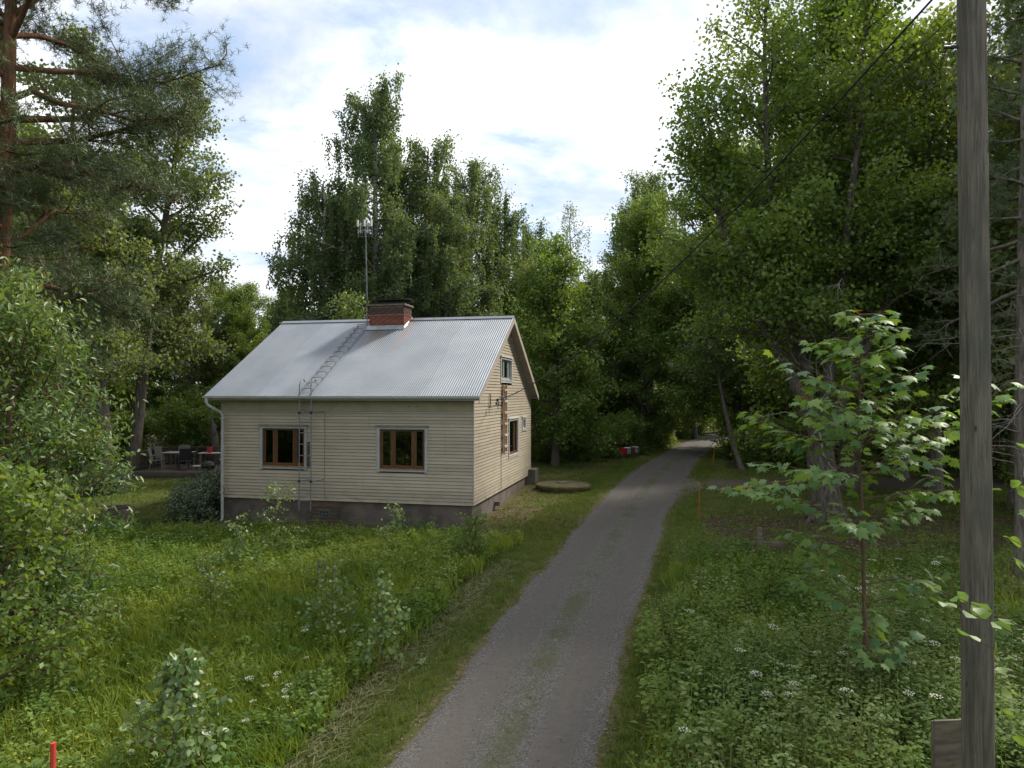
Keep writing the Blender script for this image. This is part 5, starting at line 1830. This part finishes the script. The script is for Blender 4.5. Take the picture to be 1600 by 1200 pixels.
# ---- saplings
def sapling(lab, x, y, H, seed, n=9, size=(.05, .09), leafm='leaf_aspen', spread=.55, name='aspen_sapling', shape=OVAL):
    s = stem(H, .014, seed, (.05, 0), 8, .02)
    return plant_tree(name, lab, 'sapling', gl3(x, y), seed, [(s[0], s[1], .22, spread)], 'bark_young', leafm, nprim=n, elev=(20, 60), up=.1, sec=4, l2=.3, lpm=26, sig=.05, leaf=shape, size=size, flat=.4,
                      profile=lambda q: 1 - .6 * q, group='saplings in the meadow')


sapling('slim aspen sapling in front of the foundation by the ladder', dpx(437, 18), 18, 1.75, 110, 11, spread=.8)
sapling('small aspen sapling below the downspout', dpx(372, 17.2), 17.2, 1.15, 111, 9)
sapling('low sapling in front of the window closer to the gable', dpx(612, 18.6), 18.6, 1.0, 112, 9)
sapling('leafy sapling low in the meadow beside the road verge', dpx(595, 11.3), 11.3, 1.2, 113, 12, (.06, .1))
sapling('bluish leaved aspen bush at the bottom of the meadow', dpx(268, 8.4), 8.4, 1.25, 114, 20, (.07, .12), spread=.75)
sapling('dark leaved sapling between the stakes and the verge', dpx(520, 12.5), 12.5, 1.1, 115, 12, (.05, .09), 'leaf_bush')
sapling('round dark green seedling bush at the meadow top near the house corner', dpx(735, 17.5), 17.5, .95, 116, 24, (.05, .08), 'leaf_maple', .6)
sapling('thin reddish stemmed sapling in the meadow centre', dpx(330, 14.2), 14.2, 1.0, 117, 10, (.05, .08))

# ---- overhanging twigs at the right edge, in front of the pole
def near_twigs():
    root = thing('hazel_bush', 'leafy hazel twigs reaching in front of the utility pole', 'bush', gl3(4.9, 4.95))
    rng = np.random.default_rng(120)
    W = Wood()
    P, A, S, T = [], [], [], []
    g0 = GF(4.9, 4.95)

    def tip(px, py, dep):
        return np.array([dpx(px, dep) - 4.9, dep - 4.95, 4.0 - (py - 615.5) / F_PX * dep - g0])
    for px, py, dep, n in ((1448, 915, 5.0, 16), (1470, 940, 5.1, 14), (1500, 990, 5.2, 10), (1560, 1040, 4.8, 12), (1575, 840, 5.2, 12), (1590, 760, 5.4, 12), (1560, 1110, 5.0, 12), (1605, 920, 4.8, 14), (1615, 1010, 4.9, 14),
                            (1600, 700, 5.6, 14), (1590, 1150, 4.9, 12), (1630, 800, 5.0, 12), (1640, 1100, 4.8, 14), (1585, 880, 5.0, 16), (1600, 960, 5.3, 16), (1575, 1080, 5.4, 16), (1610, 1180, 5.2, 16), (1595, 800, 5.1, 16), (1560, 960, 5.5, 12)):
        e = tip(px, py, dep)
        b = np.array([rng.uniform(-.1, .5), rng.uniform(-.2, .3), 0.0])
        mid = np.array([.35, .05, e[2] * .75])
        t = np.linspace(0, 1, 12)[:, None]
        c = (1 - t) ** 2 * b + 2 * t * (1 - t) * mid + t * t * e
        W.tube(c, np.linspace(.014, .0025, 12), 5)
        n = int(n * 1.9)
        for j in range(n):
            u = 1 - .6 * (j / n)
            q = along(c, u)[0]
            d = nrm(c[-1] - c[6])
            sd_ = np.cross(d, [0, 0, 1]) * (1 if j % 2 else -1) + d * .7 + rng.normal(0, .25, 3) + np.array([0, 0, -.25])
            P.append(q)
            A.append(nrm(sd_))
            S.append(rng.uniform(.11, .19) * (.6 + .4 * (1 - u) / .42 + .1))
            T.append(np.clip(rng.normal(.55, .25), 0, 1))
    P, A, S, T = map(np.array, (P, A, S, T))
    V, F, TT = scatter(*OVAL, P, basis(A, nrm(np.array([-.1, -.35, .55]) + rng.normal(0, .4, P.shape))), S, T)
    link('stems', W.mesh('stems'), root, M['bark_young'])
    link('leaves', mesh_np('leaves', V, F, TT), root, M['leaf_young'])


near_twigs()

# ================================================================== ground vegetation (uncountable)
def sample(rng, n, x0, x1, y0, y1, keep):
    out = []
    have = 0
    while have < n:
        x, y = rng.uniform(x0, x1, n * 2), rng.uniform(y0, y1, n * 2)
        # denser where it is nearer
        k = keep(x, y)
        if isinstance(k, np.ndarray) and k.dtype != bool:
            k = rng.random(len(x)) < k
        x, y = x[k], y[k]
        out.append(np.stack([x, y], 1))
        have += len(x)
        if len(x) == 0:
            break
    return np.concatenate(out)[:n]


def in_view(x, y, m=1.0):
    return (np.abs(x) < y * .72 + m) & (y > 4.5)


def blades(rng, n, h, w, spread, seg=2, lean=.35):
    """A tuft of bent blades as template."""
    v, f3, f4 = [], [], []
    for i in range(n):
        a = rng.uniform(0, 6.28)
        r = spread * math.sqrt(rng.random())
        b = np.array([r * math.cos(rng.uniform(0, 6.28)), r * math.sin(rng.uniform(0, 6.28)), 0])
        d = np.array([math.cos(a), math.sin(a), 0])
        s = np.array([-d[1], d[0], 0]) * w * rng.uniform(.7, 1.3)
        L = h * rng.uniform(.5, 1.1)
        ln = lean * rng.uniform(.2, 1.5)
        k = len(v)
        if seg == 1:
            v += [b - s, b + s, b + d * ln * L + np.array([0, 0, L])]
            f3.append((k, k + 1, k + 2))
        else:
            m = b + d * ln * L * .35 + np.array([0, 0, L * .6])
            t = b + d * ln * L * 1.15 + np.array([0, 0, L * rng.uniform(.85, 1.0)])
            v += [b - s, b + s, m + s * .8, m - s * .8, t]
            f4.append((k, k + 1, k + 2, k + 3))
            f3.append((k + 3, k + 2, k + 4))
    return np.array(v), [np.array(q) for q in (f3, f4) if q]


def weed(rng, n, h, r, ls, shape=LEAF, flower=0):
    """A leafy plant: stalk, leaves set along it."""
    P, A, S = [], [], []
    for i in range(n):
        u = rng.uniform(.15, 1.0)
        a = i * 2.4 + rng.normal(0, .3)
        rr = r * (1.1 - .7 * u) * rng.uniform(.15, .7)
        P.append((rr * math.cos(a), rr * math.sin(a), u * h))
        A.append((math.cos(a), math.sin(a), rng.uniform(-.35, .35)))
        S.append(ls * rng.uniform(.7, 1.3) * (1.15 - .45 * u))
    P, A, S = map(np.array, (P, A, S))
    V, F, _ = scatter(*shape, P, basis(A, nrm(np.array([0, 0, 1.0]) + rng.normal(0, .35, P.shape))), S)
    k = len(V)
    w = .005
    V = np.concatenate([V, [(-w, 0, 0), (w, 0, 0), (w * .5, 0, h), (-w * .5, 0, h)]])
    return V, F + [np.array([[k, k + 1, k + 2, k + 3]])]


def upright(rng, n, tilt=.12):
    a = rng.uniform(0, 6.28, n)
    z = nrm(np.stack([rng.normal(0, tilt, n), rng.normal(0, tilt, n), np.ones(n)], 1))
    x = np.stack([np.cos(a), np.sin(a), np.zeros(n)], 1)
    y = nrm(np.cross(z, x))
    x = np.cross(y, z)
    return np.stack([x, y, z], -1)


def cover(name, lab, cat, templates, pts, rng, smin, smax, matn, tint_field=None, dz=0.0, tilt=.12):
    parts = []
    idx = (np.floor(vnoise(pts[:, 0], pts[:, 1], 1.6, len(name)) * len(templates) * 1.6 + rng.normal(0, .6, len(pts))).astype(int)) % len(templates)
    z = G(pts[:, 0], pts[:, 1]) + dz
    for k, (tv, tf) in enumerate(templates):
        q = pts[idx == k]
        if not len(q):
            continue
        P = np.column_stack([q, z[idx == k]])
        S = rng.uniform(smin, smax, len(q))
        t = rng.normal(.45, .2, len(q))
        if tint_field is not None:
            t = t + tint_field(q[:, 0], q[:, 1])
        v, f, tt = scatter(tv, tf, P, upright(rng, len(q), tilt), S, np.clip(t, 0, 1))
        tt = np.clip(tt + rng.normal(0, .10, len(tt) // len(tv) * 1).repeat(len(tv)) * 0 + rng.normal(0, .03, len(tt)), 0, 1)
        parts.append((v, f, tt))
    V, F, T = join(parts)
    o = link(name, mesh_np(name, V, F, T), None, M[matn])
    tag(o, lab, cat, kind='stuff')
    return o


rng = np.random.default_rng(200)


def is_meadow(x, y):
    hu, hv = house_uv(x, y)
    la = lateral(x, y)
    edge = 2.55 + .35 * (vnoise(x, y, 1.3, 21) - .5)
    return in_view(x, y) & (la < -edge) & (hv < -.75 - .5 * vnoise(x, y, .9, 22)) & (x > -12.5)


def near_w(x, y):
    return np.clip((11.0 / np.maximum(y, 4)) ** 1.6, .12, 1.0)


patch = lambda x, y: (vnoise(x, y, 1.1, 31) - .5) * .9 + (vnoise(x, y, 3.7, 32) - .5) * .7
tall = [blades(rng, 14, .40, .009, .16, 2, .6) for _ in range(6)]
pts = sample(rng, 6900, -12.5, 2, 5, 21.5, lambda x, y: is_meadow(x, y) * near_w(x, y))
cover('meadow_grass', 'tall lush meadow grass in front of the cottage', 'grass', tall, pts, rng, .6, 1.15, 'grass_meadow', patch, tilt=.2)
weeds = [weed(rng, 24, .50, .24, .10), weed(rng, 20, .38, .24, .12, ROUND), weed(rng, 26, .58, .22, .085), weed(rng, 16, .34, .20, .17, LEAF)]
wd = lambda x, y: is_meadow(x, y) * np.clip(.22 + 1.3 * sstep(.5, .8, vnoise(x, y, 2.2, 41)) + .9 * sstep(3.6, 2.5, np.abs(lateral(x, y))) + .9 * sstep(14.5, 18.5, y) + .7 * sstep(-6.5, -8.5, x), 0, 1) * np.clip((14.0 / y) ** 1.0, .3, 1)
pts = sample(rng, 3700, -12.5, 2, 5, 21.5, wd)
cover('meadow_weeds', 'leafy green weeds growing through the meadow grass', 'weeds', weeds, pts, rng, .45, 1.05, 'weed', patch)


def is_under(x, y):
    la = lateral(x, y)
    return in_view(x, y, 1.5) & (la > 1.5 + .55 * vnoise(x, y, 1.1, 51)) & (y < 18.6 - 1.6 * sstep(5, 7, x) + .9 * vnoise(x, y, 1.2, 52)) & (x < 16)


ferny = [weed(rng, 36, .75, .28, .075), weed(rng, 32, .62, .30, .09), weed(rng, 26, .52, .28, .12, ROUND), weed(rng, 34, .9, .26, .075)]
pts = sample(rng, 2700, 0, 16, 4.5, 21, lambda x, y: is_under(x, y) * np.clip((11. / y) ** 1.3, .2, 1) * np.where(vnoise(x, y, 1.0, 58) > .36, 1.0, .25))
cover('roadside_undergrowth', 'knee high leafy undergrowth between the road and the young maple', 'undergrowth', ferny, pts, rng, .35, 1.15, 'weed', lambda x, y: patch(x, y) * .8)
pts = sample(rng, 1500, 0, 13, 4.5, 19, lambda x, y: is_under(x, y) * np.clip((11. / y) ** 1.3, .2, 1) * np.where(vnoise(x, y, 1.0, 58) > .42, .3, 1.0))
cover('roadside_tall_grass', 'tall grass tufts between the leafy plants right of the road', 'grass', tall, pts, rng, .7, 1.35, 'grass_meadow', patch, tilt=.2)
pts = sample(rng, 620, 0, 9, 4.5, 14, lambda x, y: is_under(x, y) * sstep(2.0, 3.2, lateral(x, y)) * sstep(.35, .65, vnoise(x, y, 1.6, 53)))
cover('cow_parsley', 'pale feathery cow parsley plants around the foot of the pole', 'weeds', [ferny[0], ferny[3]], pts, rng, .8, 1.3, 'weed_pale', patch)


stalk = [blades(rng, 7, .85, .0035, .12, 2, .25) for _ in range(3)]
pts = sample(rng, 900, 0, 12, 4.5, 19, lambda x, y: is_under(x, y) * np.clip((11. / y) ** 1.2, .2, 1) * (.15 + sstep(.45, .75, vnoise(x, y, 1.3, 57))))
cover('seed_grass', 'pale tall seeding grass stalks standing in the roadside undergrowth', 'grass', stalk, pts, rng, .6, 1.15, 'seedgrass', patch)


def umbel(rng):
    P, A, S = [], [], []
    for i in range(16):
        r = .055 * math.sqrt(i / 16)
        a = i * 2.4
        P.append((r * math.cos(a), r * math.sin(a), .9 + .012 * math.cos(r * 25)))
        A.append((math.cos(a), math.sin(a), .05))
        S.append(.024)
    P, A, S = map(np.array, (P, A, S))
    return scatter(*ROUND, P, basis(A, np.tile([0, 0, 1.0], (16, 1)) + rng.normal(0, .3, (16, 3))), S)[:2]


pts = sample(rng, 70, 0, 9, 4.5, 15, lambda x, y: is_under(x, y) * sstep(2.0, 3.4, lateral(x, y)) * sstep(.45, .7, vnoise(x, y, 1.6, 53)))
cover('umbel_flowers', 'flat white cow parsley flower heads above the undergrowth', 'flowers', [umbel(rng) for _ in range(3)], pts, rng, .8, 1.2, 'petal')
pts = sample(rng, 22, -6, 0, 6, 14, lambda x, y: is_meadow(x, y) * sstep(4.2, 3.0, np.abs(lateral(x, y))))
cover('meadow_umbels', 'few white flower heads in the meadow beside the verge', 'flowers', [umbel(rng)], pts, rng, .6, .9, 'petal')
yv = np.array([(0, 0, .5), (.014, 0, .51), (0, .014, .51), (-.014, 0, .51), (0, -.014, .51)])
pts = sample(rng, 130, -8, 2, 6, 18, is_meadow)
cover('buttercups', 'tiny yellow buttercups dotted through the meadow grass', 'flowers', [(yv, [np.array([[0, 1, 2], [0, 2, 3], [0, 3, 4], [0, 4, 1]])])], pts, rng, .8, 1.2, 'yellow')

# road verge, hay, lawns
short = [blades(rng, 9, .11, .006, .07, 1, .6) for _ in range(4)]


def is_verge(x, y):
    la = np.abs(lateral(x, y))
    sgn = lateral(x, y)
    return in_view(x, y) & (la > 1.20 + .16 * vnoise(x, y, .5, 61)) & (la < np.where(sgn < 0, 2.8, 2.2)) & (y < 46)


pts = sample(rng, 10500, -6, 14, 4.5, 46, lambda x, y: is_verge(x, y) * np.clip((10. / y) ** 1.1, .25, 1) * np.clip((np.abs(lateral(x, y)) - 1.15) * 3.0 + .1, 0.1, 1))
cover('verge_grass', 'short mown grass along both edges of the road', 'grass', short, pts, rng, .6, 1.3, 'grass_short', lambda x, y: patch(x, y) * .7)


def is_lawn(x, y):
    hu, hv = house_uv(x, y)
    la = lateral(x, y)
    right = (hu > .15) & (hv > -.55) & (la < -1.6) & (y < 39)
    left = (hu < -8.6) & (hv > -1.2) & (y < 36) & (x > -20)
    far = (la > 2.0) & (y > 19.5) & (y < 34) & (x < 22) & ~((np.abs(y - 29.0 - .04 * (x - 7)) < 1.2))
    return in_view(x, y) & (right | left | far)


lawn = [blades(rng, 7, .07, .011, .12, 1, .7) for _ in range(4)]
pts = sample(rng, 11500, -20, 22, 19, 39, lambda x, y: is_lawn(x, y) * np.clip(.35 + .8 * vnoise(x, y, 1.3, 71), 0, 1))
cover('lawn_grass', 'thin patchy lawn around the cottage and under the big maple', 'grass', lawn, pts, rng, .6, 1.3, 'grass_short', lambda x, y: patch(x, y) * .6)

# grass creeping into the middle strip of the road
mid_ = [blades(rng, 5, .035, .004, .07, 1, .8) for _ in range(3)]
my_ = 6 + 40 * rng.random(9000) ** 1.3
mo = rng.normal(0, .17, 9000)
kp = vnoise(my_, mo * 0, 3.0, 63) * .5 + rng.random(9000) * .9 > .72
my_, mo = my_[kp], mo[kp]
pts = np.column_stack([road_x(my_) + mo, my_])[:2600]
cover('middle_strip_grass', 'sparse low grass along the middle of the gravel road', 'grass', mid_, pts, rng, .5, 1.2, 'grass_short', patch, dz=.03)

# mown hay lying along the left verge
hn = 6000
hy_ = rng.uniform(5, 17.5, hn)
hl = -(2.30 - .035 * (hy_ - 9) + rng.normal(0, .27, hn) + .25 * (vnoise(hy_, hy_ * 0, 1.1, 77) - .5))
hx_ = road_x(hy_) + hl * 1.03
HP = np.column_stack([hx_, hy_, G(hx_, hy_) + rng.uniform(.01, .12, hn) * np.exp(-((hl + 2.3) / .3) ** 2) + .015])
ang = rng.normal(math.radians(75), .8, hn)
HA = np.stack([np.cos(ang), np.sin(ang), rng.normal(0, .12, hn)], 1)
ST = (np.array([(-.011, 0, 0), (.011, 0, 0), (.008, .5, .03), (0, 1, 0), (-.008, .5, .03)]), [np.array([[0, 1, 2, 4]]), np.array([[4, 2, 3]])])
V, F, T = scatter(ST[0] * np.array([1.3, 1, 1]), ST[1], HP, basis(HA, nrm(np.array([0, 0, 1.0]) + rng.normal(0, .3, (hn, 3)))), rng.uniform(.12, .34, hn), np.clip(rng.normal(.45, .25, hn), 0, 1))
tag(link('mown_hay', mesh_np('mown_hay', V, F, T), None, M['hay']), 'strip of dry mown hay lying between the verge and the meadow', 'hay', kind='stuff')

# leaf litter around the big maple and by the gable
pts1 = sample(rng, 4200, 5.4, 20, 18.6, 24, lambda x, y: in_view(x, y) & (np.abs(lateral(x, y)) > 2.3))
pts2 = sample(rng, 2600, -2, 4, 20.5, 31, lambda x, y: (house_uv(x, y)[0] > .05) & (house_uv(x, y)[0] < 2.4) & (house_uv(x, y)[1] > -.6) & (lateral(x, y) < -1.5))
pts = np.concatenate([pts1, pts2])
n = len(pts)
V, F, T = scatter(*ROUND, np.column_stack([pts, G(pts[:, 0], pts[:, 1]) + .012]), basis(np.stack([rng.normal(size=n), rng.normal(size=n), rng.normal(0, .2, n)], 1), nrm(np.array([0, 0, 1.0]) + rng.normal(0, .25, (n, 3)))), rng.uniform(.04, .09, n), rng.random(n))
tag(link('leaf_litter', mesh_np('leaf_litter', V, F, T), None, M['litter']), 'old brown leaf litter under the big maple and along the gable', 'leaf litter', kind='stuff')

# forest floor ground cover
fw = [weed(rng, 22, .5, .35, .13, ROUND), weed(rng, 22, .7, .35, .11)]
pts = sample(rng, 1400, -24, 34, 33, 80, lambda x, y: in_view(x, y) & ((lateral(x, y) > 2.3) & (y > 34) | (lateral(x, y) < -2.2) & (y > 38.5 + 1.2 * vnoise(x, y, 1.5, 81))) & ~((x > -17) & (x < -11) & (y < 35)))
cover('forest_undergrowth', 'low green plants covering the forest floor beyond the road', 'undergrowth', fw, pts, rng, .7, 1.5, 'weed', patch)

# loose stones on the road
pn = 4200
py0 = 5.5 + 30 * rng.random(pn) ** 1.7
pl = np.where(rng.random(pn) < .7, np.sign(rng.normal(size=pn)) * rng.normal(1.16, .14, pn), rng.normal(0, .35, pn))
pxx = road_x(py0) + pl * 1.03
OCT = (np.array([(1, 0, 0), (-1, 0, 0), (0, 1, 0), (0, -1, 0), (0, 0, .7), (0, 0, -.7)], float), [np.array([(0, 2, 4), (2, 1, 4), (1, 3, 4), (3, 0, 4), (2, 0, 5), (1, 2, 5), (3, 1, 5), (0, 3, 5)])])
S3 = rng.uniform(.006, .017, pn)[:, None] * rng.uniform(.7, 1.3, (pn, 3))
V, F, T = scatter(OCT[0], OCT[1], np.column_stack([pxx, py0, G(pxx, py0) + .022]), upright(rng, pn, .3), S3, np.clip(rng.normal(.4, .3, pn), 0, 1))
m, nt, p = nodes_of('road_stones')
nt.links.new(mixc(nt, attr(nt, 'tint'), (0.10, 0.094, 0.09), (0.34, 0.32, 0.30)), p.inputs['Base Color'])
p.inputs['Roughness'].default_value = .95
tag(link('gravel', mesh_np('gravel', V, F, T), None, m), 'loose stones scattered along the edges and middle of the road', 'gravel', kind='stuff')

# far wood closing the view
fn = 18000
fa = rng.uniform(-.95, .95, fn)
fd = rng.uniform(105, 150, fn)
fx, fy = np.sin(fa) * fd, np.cos(fa) * fd
fh = 9.5 + 4.5 * vnoise(fa * 40, fd / 14, 1.0, 91)
FP = np.column_stack([fx, fy, G(fx, fy) + fh * rng.random(fn) ** .7])
keep = np.abs(lateral(fx, fy)) > 6
FP = FP[keep]
fn = len(FP)
V, F, T = scatter(*ROUND, FP, basis(unit(rng, fn), nrm(unit(rng, fn) * .6 + np.array([0, -.3, .4]))), rng.uniform(.7, 1.5, fn), np.clip(rng.normal(.45, .22, fn), 0, 1))
tag(link('far_wood', mesh_np('far_wood', V, F, T), None, M['leaf_dark']), 'distant dark wood closing the view behind everything', 'forest', kind='stuff')
